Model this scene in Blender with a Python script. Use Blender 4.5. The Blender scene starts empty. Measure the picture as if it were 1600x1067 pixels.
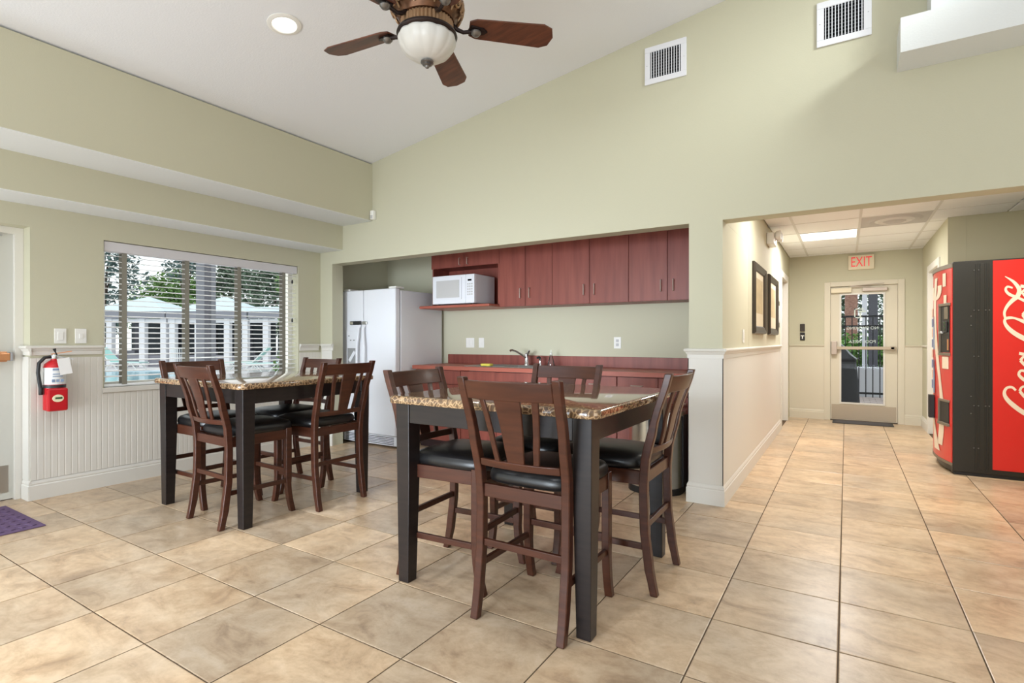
import bpy, bmesh, math, random
from mathutils import Vector, Matrix
random.seed(7)
sc = bpy.context.scene
col = sc.collection
PI = math.pi
# ------------------------------------------------------------------ camera
H = 1.185; FPX = 835.0; YAW = math.radians(-32.02); PITCH = math.radians(-0.08)
cam_d = bpy.data.cameras.new('camera'); cam = bpy.data.objects.new('camera', cam_d); col.objects.link(cam)
cam_d.sensor_fit = 'HORIZONTAL'; cam_d.sensor_width = 36.0; cam_d.lens = FPX / 1600.0 * 36.0
cam_d.clip_start = 0.05; cam_d.clip_end = 300
cam.location = (0, 0, H); cam.rotation_euler = (PI / 2 + PITCH, 0, -YAW)
sc.camera = cam
FW = Vector((math.sin(YAW) * math.cos(PITCH), math.cos(YAW) * math.cos(PITCH), math.sin(PITCH)))
RT = Vector((math.cos(YAW), -math.sin(YAW), 0)); UP = RT.cross(FW); CAM = Vector((0, 0, H))
def ray(x, y): return FW * FPX + RT * (x - 800) - UP * (y - 533.5)
def onY(x, y, Y): d = ray(x, y); return CAM + d * (Y / d.y)
def onX(x, y, X): d = ray(x, y); return CAM + d * (X / d.x)
def onZ(x, y, Z): d = ray(x, y); return CAM + d * ((Z - H) / d.z)
def atD(x, y, D): return CAM + ray(x, y) * (D / FPX)
# ------------------------------------------------------------------ world, lights, exposure
w = bpy.data.worlds.new('overcast_sky'); sc.world = w; w.use_nodes = True
bg = w.node_tree.nodes['Background']; bg.inputs[0].default_value = (0.93, 0.96, 1.0, 1); bg.inputs[1].default_value = 1.5
def area(name, loc, rot, sx, sy, power, color=(1, 1, 1)):
    l = bpy.data.lights.new(name, 'AREA'); l.shape = 'RECTANGLE'; l.size = sx; l.size_y = sy; l.energy = power; l.color = color
    o = bpy.data.objects.new(name, l); col.objects.link(o); o.location = loc; o.rotation_euler = rot
    return o
COOL = (0.79, 0.895, 1.0)
area('daylight_front_window', (-1.4, -3.38, 1.75), (PI / 2 - math.radians(6), 0, 0), 5.2, 2.3, 24, COOL)
fill_beam = area('front_niche_fill', (-2.9, -3.36, 1.05), (PI / 2 - math.radians(6), 0, 0), 3.6, 1.9, 46, COOL); fill_beam.data.spread = math.radians(42)  # added narrow beam to brighten the niche; the wall has no glass doors
area('front_uplight_fill', (-1.4, -3.1, 0.3), (PI / 2 + math.radians(80), 0, 0), 5.2, 0.8, 205, COOL)  # added uplight at floor level inside the room, brightens the ceiling
area('daylight_side_window', (4.78, 0.3, 1.75), (PI / 2 - math.radians(22), 0, PI / 2), 4.6, 2.3, 14, COOL)
area('side_uplight_fill', (4.5, 0.3, 0.3), (PI / 2 + math.radians(80), 0, PI / 2), 4.6, 0.8, 70, COOL)  # added uplight on the right side, same purpose as the front one
band_beam = area('wall_band_beam', (1.55, 3.1, 3.86), (0, 0, 0), 0.5, 0.35, 3.6, (0.93, 1.0, 1.0))  # added narrow beam shaped to draw the wall's light band; no skylight modelled
band_beam.rotation_euler = Vector((-2.35, 0.94, -1.0)).to_track_quat('-Z', 'Y').to_euler(); band_beam.data.spread = math.radians(38)
area('soffit_uplight_fill', (-4.7, -1.2, 0.25), (0, PI - math.radians(12), 0), 0.7, 2.2, 42, COOL)  # added unseen lamp inside the room, lights the soffits from below
area('under_sill_fill', (-5.75, 2.85, 0.3), (0, PI - math.radians(35), 0), 0.7, 1.9, 70, (0.97, 1.0, 1.0))  # added lamp hidden below the sill, stands in for light off the deck
for cx_, cy_ in ((-3.108, 2.169), (-3.108, 0.25), (-1.15, 0.25), (-3.108, -1.7), (-1.15, -1.7)):  # first can is the visible one; the rest are added to brighten the floor
    l_ = area('recessed_light_lamp', (cx_, cy_, 3.075 + 0.151 * (cx_ + 4.28) - 0.03), (0, 0, 0), 0.14, 0.14, 9.5, (0.86, 0.93, 1.0)); l_.data.shape = 'DISK'; l_.data.spread = math.radians(115)
area('troffer_light', (-0.185, 7.58, 2.445), (0, 0, 0), 0.54, 0.54, 42, (0.97, 0.97, 0.97))
area('hall_opening_fill', (-0.185, 5.145, 2.445), (0, 0, 0), 0.54, 0.54, 22, (1.0, 0.97, 0.92))  # unseen panel lamp added to brighten the hall
area('vending_bay_fill', (1.055, 5.145, 2.445), (0, 0, 0), 0.54, 0.54, 20, (1.0, 0.97, 0.92))  # unseen panel lamp added to brighten the vending bay
vs = sc.view_settings
sc.display_settings.display_device = 'sRGB'
vs.view_transform = 'Standard'; vs.look = 'None'; vs.exposure = 0.0; vs.gamma = 1.0; vs.use_curve_mapping = False

# ------------------------------------------------------------------ helpers
def lin(c): c = c / 255.0; return c / 12.92 if c <= 0.04045 else ((c + 0.055) / 1.055) ** 2.4
def rgb(r, g, b): return (lin(r), lin(g), lin(b), 1.0)
MATS = {}
def mat(name, c=(200, 200, 200), rough=0.5, metal=0.0, spec=0.5, emit=None, estr=0.0, noise=None, bump=0.0, bscale=60.0, coat=0.0):
    """noise = (other colour, scale xyz, detail, contrast)"""
    m = bpy.data.materials.new(name); m.use_nodes = True; MATS[name] = m
    nt = m.node_tree; b = nt.nodes['Principled BSDF']
    b.inputs['Base Color'].default_value = rgb(*c); b.inputs['Roughness'].default_value = rough
    b.inputs['Metallic'].default_value = metal; b.inputs['Specular IOR Level'].default_value = spec
    b.inputs['Coat Weight'].default_value = coat; b.inputs['Coat Roughness'].default_value = 0.12
    if emit: b.inputs['Emission Color'].default_value = rgb(*emit); b.inputs['Emission Strength'].default_value = estr
    tc = None
    if noise or bump:
        tc = nt.nodes.new('ShaderNodeTexCoord')
    if noise:
        c2, s, det, con = noise
        mp = nt.nodes.new('ShaderNodeMapping'); mp.inputs['Scale'].default_value = s
        n = nt.nodes.new('ShaderNodeTexNoise'); n.inputs['Scale'].default_value = 1.0; n.inputs['Detail'].default_value = det
        r = nt.nodes.new('ShaderNodeValToRGB'); r.color_ramp.elements[0].position = 0.5 - con; r.color_ramp.elements[1].position = 0.5 + con
        r.color_ramp.elements[0].color = rgb(*c); r.color_ramp.elements[1].color = rgb(*c2)
        nt.links.new(tc.outputs['Object'], mp.inputs[0]); nt.links.new(mp.outputs[0], n.inputs['Vector'])
        nt.links.new(n.outputs['Fac'], r.inputs[0]); nt.links.new(r.outputs[0], b.inputs['Base Color'])
    if bump:
        n2 = nt.nodes.new('ShaderNodeTexNoise'); n2.inputs['Scale'].default_value = bscale; n2.inputs['Detail'].default_value = 2
        bp = nt.nodes.new('ShaderNodeBump'); bp.inputs['Strength'].default_value = bump; bp.inputs['Distance'].default_value = 0.002
        nt.links.new(tc.outputs['Object'], n2.inputs['Vector']); nt.links.new(n2.outputs['Fac'], bp.inputs['Height']); nt.links.new(bp.outputs[0], b.inputs['Normal'])
    return m
mat('wall_paint', (200, 196, 172), 0.75, spec=0.25, bump=0.25, bscale=130)
mat('trim_white', (224, 220, 211), 0.42, spec=0.4)
mat('ceiling_white', (236, 237, 240), 0.9, spec=0.1, bump=0.5, bscale=90)
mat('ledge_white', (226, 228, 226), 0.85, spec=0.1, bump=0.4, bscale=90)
mat('door_paint', (216, 208, 188), 0.5, spec=0.4)
mat('door_grey', (206, 205, 196), 0.45, spec=0.4)
mat('grout', (104, 88, 72), 0.9, spec=0.1)
mat('chair_wood', (56, 28, 18), 0.34, spec=0.4, noise=((80, 43, 28), (5, 5, 40), 3, 0.25), coat=0.1)
mat('table_wood', (24, 20, 20), 0.36, spec=0.4, noise=((42, 33, 31), (6, 6, 45), 3, 0.3))
mat('leather', (22, 21, 22), 0.34, spec=0.5, bump=0.15, bscale=220)
mat('cherry', (150, 80, 66), 0.42, spec=0.45, noise=((120, 58, 49), (22, 22, 1.6), 4, 0.28))
mat('cherry_top', (176, 98, 80), 0.4, spec=0.45, noise=((158, 82, 66), (1.6, 25, 25), 4, 0.28))
mat('dark_gap', (48, 24, 22), 0.7)
mat('white_appliance', (232, 233, 238), 0.32, spec=0.45)
mat('white_plastic', (238, 236, 230), 0.4)
mat('grey_plastic', (150, 150, 150), 0.5)
mat('steel', (190, 190, 188), 0.28, metal=1.0)
mat('brushed_nickel', (186, 172, 160), 0.5, metal=0.6)
mat('chrome', (225, 225, 228), 0.1, metal=1.0)
mat('kick_steel', (186, 172, 152), 0.6, metal=0.25)
mat('bin_steel', (205, 203, 198), 0.22, metal=1.0)
mat('black_plastic', (26, 26, 27), 0.45)
mat('bronze', (92, 66, 50), 0.38, metal=0.75, noise=((128, 92, 68), (30, 30, 30), 3, 0.2))
mat('gilt', (158, 126, 94), 0.4, metal=0.5)
mat('dark_bronze', (52, 42, 40), 0.38, metal=0.7)
mat('pewter', (128, 126, 124), 0.35, metal=0.8)
mat('blade_wood', (112, 66, 46), 0.38, spec=0.5, noise=((66, 38, 29), (3, 45, 45), 4, 0.25))
mat('frosted_glass', (214, 212, 206), 0.3, spec=0.5)
mat('red_metal', (196, 24, 34), 0.35, spec=0.5)
mat('label_white', (226, 226, 224), 0.5)
mat('label_blue', (140, 160, 190), 0.5)
mat('tag_white', (240, 238, 236), 0.6)
mat('hose_black', (40, 40, 42), 0.5)
mat('emblem_cream', (236, 228, 190), 0.5)
mat('emblem_green', (50, 90, 50), 0.5)
mat('vend_red', (214, 34, 30), 0.3, spec=0.5, coat=0.3)
mat('vend_black', (36, 34, 28), 0.4, spec=0.45)
mat('vend_cream', (238, 222, 200), 0.4)
mat('vend_grey', (118, 108, 92), 0.45)
mat('picture_frame', (62, 54, 46), 0.35, metal=0.3)
mat('picture_mat', (220, 208, 180), 0.6)
mat('picture_print', (204, 184, 140), 0.5, noise=((178, 160, 124), (4, 4, 9), 3, 0.2))
mat('exit_plate', (228, 216, 188), 0.5)
mat('exit_red', (240, 70, 74), 0.5, emit=(240, 70, 74), estr=0.25)
mat('lamp_lens', (255, 252, 244), 0.4, emit=(255, 252, 244), estr=1.6)
mat('can_lens', (255, 252, 244), 0.4, emit=(255, 252, 244), estr=2.2)
mat('ceiling_tile', (248, 249, 250), 0.9, spec=0.1, bump=0.6, bscale=140)
mat('tee_bar', (222, 221, 218), 0.6)
mat('diffuser_grey', (196, 194, 192), 0.6)
mat('vent_white', (232, 232, 236), 0.5)
mat('vent_dark', (14, 15, 18), 0.9, spec=0.1)
mat('blind_slat', (244, 244, 244), 0.5)
mat('blind_valance', (216, 213, 216), 0.5)
mat('blind_tape', (140, 136, 124), 0.8)
mat('mat_purple', (108, 88, 116), 0.9, spec=0.1)
mat('mat_grey', (92, 88, 88), 0.9, spec=0.1)
mat('mat_rim', (60, 58, 58), 0.8)
mat('sponge', (214, 200, 84), 0.9)
mat('cabana_roof', (206, 222, 230), 0.7)
mat('cabana_white', (232, 232, 236), 0.7)
mat('cabana_fascia', (140, 140, 148), 0.7)
mat('cabana_dark', (70, 76, 80), 0.8)
mat('post_grey', (120, 122, 130), 0.7)
mat('deck', (206, 204, 204), 0.85, noise=((190, 188, 190), (0.8, 0.8, 0.8), 3, 0.25))
mat('lounger_white', (232, 236, 236), 0.5)
mat('lounger_mint', (160, 206, 200), 0.7)
mat('bark', (98, 84, 74), 0.9, noise=((70, 60, 54), (8, 8, 3), 4, 0.2))
mat('palm_bark', (178, 138, 120), 0.9, noise=((140, 104, 92), (14, 14, 26), 4, 0.2))
mat('pole_white', (214, 216, 224), 0.6)
mat('pole_dark', (84, 84, 92), 0.6)
mat('fence_black', (22, 22, 26), 0.5)
mat('hedge', (84, 128, 60), 0.8, spec=0.2, noise=((120, 164, 84), (6, 6, 6), 3, 0.25))
mat('leaf_dark', (92, 112, 94), 0.7, spec=0.2, noise=((130, 148, 126), (2, 2, 2), 3, 0.25))
mat('leaf_green', (92, 128, 70), 0.7, spec=0.2, noise=((128, 160, 96), (2, 2, 2), 3, 0.25))
mat('leaf_blue', (112, 132, 128), 0.7, spec=0.2, noise=((84, 104, 100), (3, 3, 3), 3, 0.25))
mat('grill_cover', (34, 36, 42), 0.55)
mat('cover_piping', (150, 156, 160), 0.5)
mat('planter_white', (206, 208, 214), 0.7)
mat('paver', (150, 134, 128), 0.85, noise=((184, 172, 166), (7, 7, 7), 3, 0.3))
mat('decal_white', (214, 218, 214), 0.6)
mat('reader_dark', (52, 44, 40), 0.4)
mat('orange_reflect', (212, 150, 104), 0.3, metal=0.6)

def glass(name, tint=(1, 1, 1), refl=0.6):
    m = bpy.data.materials.new(name); m.use_nodes = True; nt = m.node_tree; nt.nodes.clear(); MATS[name] = m
    o = nt.nodes.new('ShaderNodeOutputMaterial'); t = nt.nodes.new('ShaderNodeBsdfTransparent'); g = nt.nodes.new('ShaderNodeBsdfGlossy')
    t.inputs[0].default_value = (*tint, 1); g.inputs['Roughness'].default_value = 0.02
    f = nt.nodes.new('ShaderNodeFresnel'); f.inputs[0].default_value = 1.45
    mu = nt.nodes.new('ShaderNodeMath'); mu.operation = 'MULTIPLY'; mu.inputs[1].default_value = refl
    mx = nt.nodes.new('ShaderNodeMixShader')
    nt.links.new(f.outputs[0], mu.inputs[0]); nt.links.new(mu.outputs[0], mx.inputs[0]); nt.links.new(t.outputs[0], mx.inputs[1]); nt.links.new(g.outputs[0], mx.inputs[2]); nt.links.new(mx.outputs[0], o.inputs[0])
glass('window_glass', (0.98, 1.0, 0.99), 0.08)
glass('clear_plastic', (0.86, 0.88, 0.9), 1.6)

def tile_material():
    m = bpy.data.materials.new('stone_tile'); m.use_nodes = True; MATS['stone_tile'] = m
    nt = m.node_tree; N = nt.nodes; L = nt.links; b = N['Principled BSDF']
    oi = N.new('ShaderNodeObjectInfo'); g = N.new('ShaderNodeNewGeometry')
    mul = N.new('ShaderNodeMath'); mul.operation = 'MULTIPLY'; mul.inputs[1].default_value = 60; L.new(oi.outputs['Random'], mul.inputs[0])
    cx = N.new('ShaderNodeCombineXYZ'); L.new(mul.outputs[0], cx.inputs[0]); L.new(mul.outputs[0], cx.inputs[1]); L.new(mul.outputs[0], cx.inputs[2])
    ad = N.new('ShaderNodeVectorMath'); ad.operation = 'ADD'; L.new(g.outputs['Position'], ad.inputs[0]); L.new(cx.outputs[0], ad.inputs[1])
    mp = N.new('ShaderNodeMapping'); mp.inputs['Rotation'].default_value = (0, 0, 0.5); mp.inputs['Scale'].default_value = (2.0, 3.6, 1)
    L.new(ad.outputs[0], mp.inputs[0])
    n1 = N.new('ShaderNodeTexNoise'); n1.inputs['Scale'].default_value = 1.9; n1.inputs['Detail'].default_value = 9; n1.inputs['Roughness'].default_value = 0.68; n1.inputs['Distortion'].default_value = 0.8
    L.new(mp.outputs[0], n1.inputs['Vector'])
    r = N.new('ShaderNodeValToRGB'); e = r.color_ramp.elements
    e[0].position = 0.28; e[0].color = rgb(172, 149, 126); e[1].position = 0.72; e[1].color = rgb(236, 217, 194)
    e2 = e.new(0.42); e2.color = rgb(210, 185, 156); e3 = e.new(0.55); e3.color = rgb(225, 203, 175)
    L.new(n1.outputs['Fac'], r.inputs[0])
    n2 = N.new('ShaderNodeTexNoise'); n2.inputs['Scale'].default_value = 0.9; n2.inputs['Detail'].default_value = 3; L.new(ad.outputs[0], n2.inputs['Vector'])
    r2 = N.new('ShaderNodeValToRGB'); r2.color_ramp.elements[0].position = 0.36; r2.color_ramp.elements[1].position = 0.66
    r2.color_ramp.elements[0].color = rgb(218, 216, 214); r2.color_ramp.elements[1].color = rgb(255, 246, 234)
    L.new(n2.outputs['Fac'], r2.inputs[0])
    mx = N.new('ShaderNodeMix'); mx.data_type = 'RGBA'; mx.blend_type = 'MULTIPLY'; mx.inputs[0].default_value = 1.0
    L.new(r.outputs[0], mx.inputs[6]); L.new(r2.outputs[0], mx.inputs[7])
    n4 = N.new('ShaderNodeTexNoise'); n4.inputs['Scale'].default_value = 17; n4.inputs['Detail'].default_value = 7; n4.inputs['Roughness'].default_value = 0.7; L.new(ad.outputs[0], n4.inputs['Vector'])
    r4 = N.new('ShaderNodeValToRGB'); r4.color_ramp.elements[0].position = 0.33; r4.color_ramp.elements[1].position = 0.56
    r4.color_ramp.elements[0].color = rgb(206, 196, 184); r4.color_ramp.elements[1].color = rgb(255, 255, 255); L.new(n4.outputs['Fac'], r4.inputs[0])
    mx4 = N.new('ShaderNodeMix'); mx4.data_type = 'RGBA'; mx4.blend_type = 'MULTIPLY'; mx4.inputs[0].default_value = 0.45
    L.new(mx.outputs[2], mx4.inputs[6]); L.new(r4.outputs[0], mx4.inputs[7])
    hs = N.new('ShaderNodeHueSaturation'); mr = N.new('ShaderNodeMapRange'); mr.inputs[3].default_value = 0.90; mr.inputs[4].default_value = 1.06
    L.new(oi.outputs['Random'], mr.inputs[0]); L.new(mr.outputs[0], hs.inputs['Value']); L.new(mx4.outputs[2], hs.inputs['Color']); L.new(hs.outputs[0], b.inputs['Base Color'])
    b.inputs['Roughness'].default_value = 0.3; b.inputs['Specular IOR Level'].default_value = 0.45
    bp = N.new('ShaderNodeBump'); bp.inputs['Strength'].default_value = 0.22; bp.inputs['Distance'].default_value = 0.004
    L.new(n1.outputs['Fac'], bp.inputs['Height']); L.new(bp.outputs[0], b.inputs['Normal'])
tile_material()
def marble(name, edge=False):
    m = bpy.data.materials.new(name); m.use_nodes = True; MATS[name] = m
    nt = m.node_tree; N = nt.nodes; L = nt.links; b = N['Principled BSDF']
    tc = N.new('ShaderNodeTexCoord')
    n = N.new('ShaderNodeTexNoise'); n.inputs['Scale'].default_value = 5; n.inputs['Detail'].default_value = 4
    L.new(tc.outputs['Object'], n.inputs['Vector'])
    mxv = N.new('ShaderNodeMix'); mxv.data_type = 'RGBA'; mxv.inputs[0].default_value = 0.09
    L.new(tc.outputs['Object'], mxv.inputs[6]); L.new(n.outputs['Color'], mxv.inputs[7])
    v = N.new('ShaderNodeTexVoronoi'); v.feature = 'DISTANCE_TO_EDGE'; v.inputs['Scale'].default_value = 48
    L.new(mxv.outputs[2], v.inputs['Vector'])
    r = N.new('ShaderNodeValToRGB'); e = r.color_ramp.elements
    e[0].position = 0.02; e[0].color = rgb(196, 166, 126); e[1].position = 0.20; e[1].color = rgb(60, 42, 33)
    e2 = e.new(0.075); e2.color = rgb(128, 94, 68)
    L.new(v.outputs['Distance'], r.inputs[0])
    n3 = N.new('ShaderNodeTexNoise'); n3.inputs['Scale'].default_value = 7; n3.inputs['Detail'].default_value = 5; L.new(tc.outputs['Object'], n3.inputs['Vector'])
    r3 = N.new('ShaderNodeValToRGB'); r3.color_ramp.elements[0].position = 0.35; r3.color_ramp.elements[1].position = 0.68
    r3.color_ramp.elements[0].color = rgb(92, 64, 46); r3.color_ramp.elements[1].color = rgb(186, 154, 112)
    L.new(n3.outputs['Fac'], r3.inputs[0])
    mx = N.new('ShaderNodeMix'); mx.data_type = 'RGBA'; mx.inputs[0].default_value = 0.33
    L.new(r.outputs[0], mx.inputs[6]); L.new(r3.outputs[0], mx.inputs[7]); L.new(mx.outputs[2], b.inputs['Base Color'])
    b.inputs['Roughness'].default_value = 0.09; b.inputs['Specular IOR Level'].default_value = 0.6
    b.inputs['Coat Weight'].default_value = 0.5; b.inputs['Coat Roughness'].default_value = 0.04
marble('marble')
def water():
    m = mat('pool_water', (120, 178, 192), 0.12, spec=0.5, bump=1.0, bscale=2.2); return m
water()

def wloc(o):
    v = Vector((0, 0, 0))
    while o is not None: v += o.location; o = o.parent
    return v
class MB:
    def __init__(s): s.v = []; s.f = []
    def add(s, v, f):
        k = len(s.v); s.v += [tuple(p) for p in v]; s.f += [tuple(i + k for i in q) for q in f]; return s
    def box(s, x0, x1, y0, y1, z0, z1):
        if x0 > x1: x0, x1 = x1, x0
        if y0 > y1: y0, y1 = y1, y0
        if z0 > z1: z0, z1 = z1, z0
        return s.add([(x0, y0, z0), (x1, y0, z0), (x1, y1, z0), (x0, y1, z0), (x0, y0, z1), (x1, y0, z1), (x1, y1, z1), (x0, y1, z1)],
                     [(0, 3, 2, 1), (4, 5, 6, 7), (0, 1, 5, 4), (1, 2, 6, 5), (2, 3, 7, 6), (3, 0, 4, 7)])
    def loft(s, rings, caps=True, closed=False):
        n = len(rings[0]); v = [p for r in rings for p in r]; f = []
        m = len(rings)
        for i in range(m if closed else m - 1):
            for j in range(n):
                a = i * n + j; b_ = i * n + (j + 1) % n; c = ((i + 1) % m) * n + (j + 1) % n; d = ((i + 1) % m) * n + j
                f.append((a, b_, c, d))
        if caps and not closed: f.append(tuple(reversed(range(n)))); f.append(tuple(range((m - 1) * n, m * n)))
        return s.add(v, f)
    def lathe(s, prof, n=24, c=(0, 0, 0), caps=True, flute=0.0, nf=0):
        rings = []
        for r, z in prof:
            rings.append([(c[0] + r * (1 + (flute * abs(math.sin(nf * t / 2.0)) if flute else 0)) * math.cos(t), c[1] + r * (1 + (flute * abs(math.sin(nf * t / 2.0)) if flute else 0)) * math.sin(t), c[2] + z) for t in [2 * PI * k / n for k in range(n)]])
        return s.loft(rings, caps)
    def prism(s, poly, a0, a1, axis='z'):
        def P(u, v, w):
            return {'z': (u, v, w), 'y': (u, w, v), 'x': (w, u, v)}[axis]
        return s.loft([[P(u, v, a0) for u, v in poly], [P(u, v, a1) for u, v in poly]])
    def tube(s, pts, r, n=8, closed=False):
        pts = [Vector(p) for p in pts]; rings = []; m = len(pts)
        rr = r if isinstance(r, (list, tuple)) else [r] * m
        up = Vector((0, 0, 1))
        prev = None
        for i, p in enumerate(pts):
            a = pts[(i - 1) % m] if (closed or i > 0) else p; b_ = pts[(i + 1) % m] if (closed or i < m - 1) else p
            t = (b_ - a).normalized()
            if prev is None:
                u = t.cross(up)
                if u.length < 1e-3: u = t.cross(Vector((1, 0, 0)))
            else: u = prev - t * prev.dot(t)
            u.normalize(); prev = u; v = t.cross(u)
            rings.append([p + (u * math.cos(2 * PI * k / n) + v * math.sin(2 * PI * k / n)) * rr[i] for k in range(n)])
        return s.loft(rings, True, closed)
    def bar(s, p, q, wx, wz, side=None):
        """rectangular bar from p to q, wx across (horizontal), wz vertical-ish"""
        p = Vector(p); q = Vector(q); t = (q - p).normalized(); u = t.cross(Vector((0, 0, 1))) if side is None else Vector(side)
        if u.length < 1e-4: u = Vector((1, 0, 0))
        u.normalize(); v = u.cross(t)
        R = lambda c: [c + u * a * wx / 2 + v * b_ * wz / 2 for a, b_ in ((-1, -1), (1, -1), (1, 1), (-1, 1))]
        return s.loft([R(p), R(q)])
    def build(s, name, material, parent=None, smooth=None, bevel=0.0, seg=2, local=False, sub=0):
        me = bpy.data.meshes.new(name)
        if parent is not None: o0 = Vector((0, 0, 0)) if local else wloc(parent)
        else:
            xs = [p[0] for p in s.v]; ys = [p[1] for p in s.v]; zs = [p[2] for p in s.v]
            o0 = Vector(((min(xs) + max(xs)) / 2, (min(ys) + max(ys)) / 2, min(zs)))
        me.from_pydata([tuple(Vector(p) - o0) for p in s.v], [], s.f); me.update()
        bm = bmesh.new(); bm.from_mesh(me); bmesh.ops.recalc_face_normals(bm, faces=bm.faces); bm.to_mesh(me); bm.free()
        if smooth:
            me.polygons.foreach_set('use_smooth', [True] * len(me.polygons)); me.set_sharp_from_angle(angle=math.radians(smooth))
        me.materials.append(MATS[material])
        o = bpy.data.objects.new(name, me); col.objects.link(o)
        if parent is not None: o.parent = parent
        else: o.location = o0
        if bevel:
            md = o.modifiers.new('bevel', 'BEVEL'); md.width = bevel; md.segments = seg; md.limit_method = 'ANGLE'; md.angle_limit = math.radians(40)
        if sub:
            md = o.modifiers.new('sub', 'SUBSURF'); md.levels = sub; md.render_levels = sub
        return o
def tag(o, label=None, cat=None, group=None, kind=None):
    if label: o['label'] = label
    if cat: o['category'] = cat
    if group: o['group'] = group
    if kind: o['kind'] = kind
    return o
def thing(name, label, cat, loc=(0, 0, 0), rz=0.0, group=None):
    o = bpy.data.objects.new(name, None); col.objects.link(o); o.location = loc; o.rotation_euler = (0, 0, rz); o.empty_display_size = 0.1
    return tag(o, label, cat, group)
def struct(mb, name, material, parent=None, label=None, **k):
    o = mb.build(name, material, parent, **k)
    if parent is None: tag(o, label, None, None, 'structure')
    return o
def copy_tree(o, parent=None):
    c = o.copy(); col.objects.link(c)
    if parent is not None: c.parent = parent
    for ch in list(o.children): copy_tree(ch, c)
    return c
def B(*a): return MB().box(*a)

# ------------------------------------------------------------------ the room shell
XL = -5.125; YK = 4.04; XR = 5.0; YF = -3.6; TH = 0.15
NL, NR, NB = -4.92, -0.985, 5.10      # kitchen niche
HX0, HX1, HY = -0.75, 0.90, 9.33      # hall
VX1, VY1 = 1.95, 7.15                 # vending bay
HZ = 2.05; HC = 2.47; NZ = 2.32
def ceil_z(x): return 3.075 + 0.151 * (x + 4.28)
# floor with tiles
floor = struct(MB().box(XL - 0.4, XR + 0.2, YF - 0.2, NB + 0.15, -0.12, -0.004).box(HX0 - 0.3, VX1 + 0.2, NB + 0.15, HY + 0.15, -0.12, -0.004), 'floor', 'grout', label='floor of square tan stone tiles with dark grout joints')
TX, TY, SX, SY = -0.4854, 1.0096, 0.4606, 0.4585
REG = [(XL, XR, YF, YK), (-5.3, NR, YF, NB), (HX0, HX1, YF, HY), (0.9, VX1, YK + TH, VY1)]
G2 = 0.0028
tile_me = {}
inview = []; rest = []
def visible(x, y):
    d = Vector((x, y, 0)) - CAM; z = d.dot(FW)
    if z < 0.3: return None
    px = 800 + FPX * d.dot(RT) / z; py = 533.5 - FPX * d.dot(UP) / z
    return z if (-60 < px < 1660 and py < 1130) else None
for i in range(-12, 13):
    for j in range(-12, 20):
        a0, a1, b0, b1 = TX + i * SX + G2, TX + (i + 1) * SX - G2, TY + j * SY + G2, TY + (j + 1) * SY - G2
        pieces = []
        for (x0, x1, y0, y1) in REG:
            c0, c1, d0, d1 = max(a0, x0), min(a1, x1), max(b0, y0), min(b1, y1)
            if c1 - c0 > 0.015 and d1 - d0 > 0.015: pieces.append((c0, c1, d0, d1))
        pieces.sort(key=lambda p: -(p[1] - p[0]) * (p[3] - p[2]))
        keep = []
        while pieces:
            p = pieces.pop(0)
            hit = [q for q in keep if not (p[1] <= q[0] + 1e-6 or p[0] >= q[1] - 1e-6 or p[3] <= q[2] + 1e-6 or p[2] >= q[3] - 1e-6)]
            if not hit: keep.append(p); continue
            q = hit[0]
            for r_ in ((p[0], p[1], q[3], p[3]), (p[0], p[1], p[2], q[2]), (p[0], q[0], max(p[2], q[2]), min(p[3], q[3])), (q[1], p[1], max(p[2], q[2]), min(p[3], q[3]))):
                if r_[1] - r_[0] > 0.012 and r_[3] - r_[2] > 0.012: pieces.append(r_)
        for p in keep:
            z = min([v for v in (visible(x, y) for x in p[:2] for y in p[2:]) if v] or [1e9])
            (inview if z < 1e9 else rest).append((z, p))
inview.sort(key=lambda t: t[0]); rest += inview[295:]; inview = inview[:295]
def tile_geo(w_, d_):
    b_ = 0.003
    return ([(-w_ / 2, -d_ / 2, -0.003), (w_ / 2, -d_ / 2, -0.003), (w_ / 2, d_ / 2, -0.003), (-w_ / 2, d_ / 2, -0.003),
             (-w_ / 2, -d_ / 2, -0.001), (w_ / 2, -d_ / 2, -0.001), (w_ / 2, d_ / 2, -0.001), (-w_ / 2, d_ / 2, -0.001),
             (-w_ / 2 + b_, -d_ / 2 + b_, 0), (w_ / 2 - b_, -d_ / 2 + b_, 0), (w_ / 2 - b_, d_ / 2 - b_, 0), (-w_ / 2 + b_, d_ / 2 - b_, 0)],
            [(0, 1, 5, 4), (1, 2, 6, 5), (2, 3, 7, 6), (3, 0, 4, 7), (4, 5, 9, 8), (5, 6, 10, 9), (6, 7, 11, 10), (7, 4, 8, 11), (8, 9, 10, 11)])
fl = floor.location
for z, p in inview:
    w_, d_ = round(p[1] - p[0], 3), round(p[3] - p[2], 3)
    if (w_, d_) not in tile_me:
        me = bpy.data.meshes.new('floor_tile'); v, f = tile_geo(w_, d_); me.from_pydata(v, [], f); me.materials.append(MATS['stone_tile']); tile_me[(w_, d_)] = me
    o = bpy.data.objects.new('floor_tile', tile_me[(w_, d_)]); col.objects.link(o); o.parent = floor
    o.location = Vector(((p[0] + p[1]) / 2, (p[2] + p[3]) / 2, 0)) - fl
m = MB()
for z, p in rest:
    v, f = tile_geo(p[1] - p[0], p[3] - p[2]); cx, cy = (p[0] + p[1]) / 2, (p[2] + p[3]) / 2
    m.add([(a + cx, b_ + cy, c) for a, b_, c in v], f)
tag(m.build('floor_tiles_beyond', 'stone_tile', floor), kind='stuff')

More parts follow.
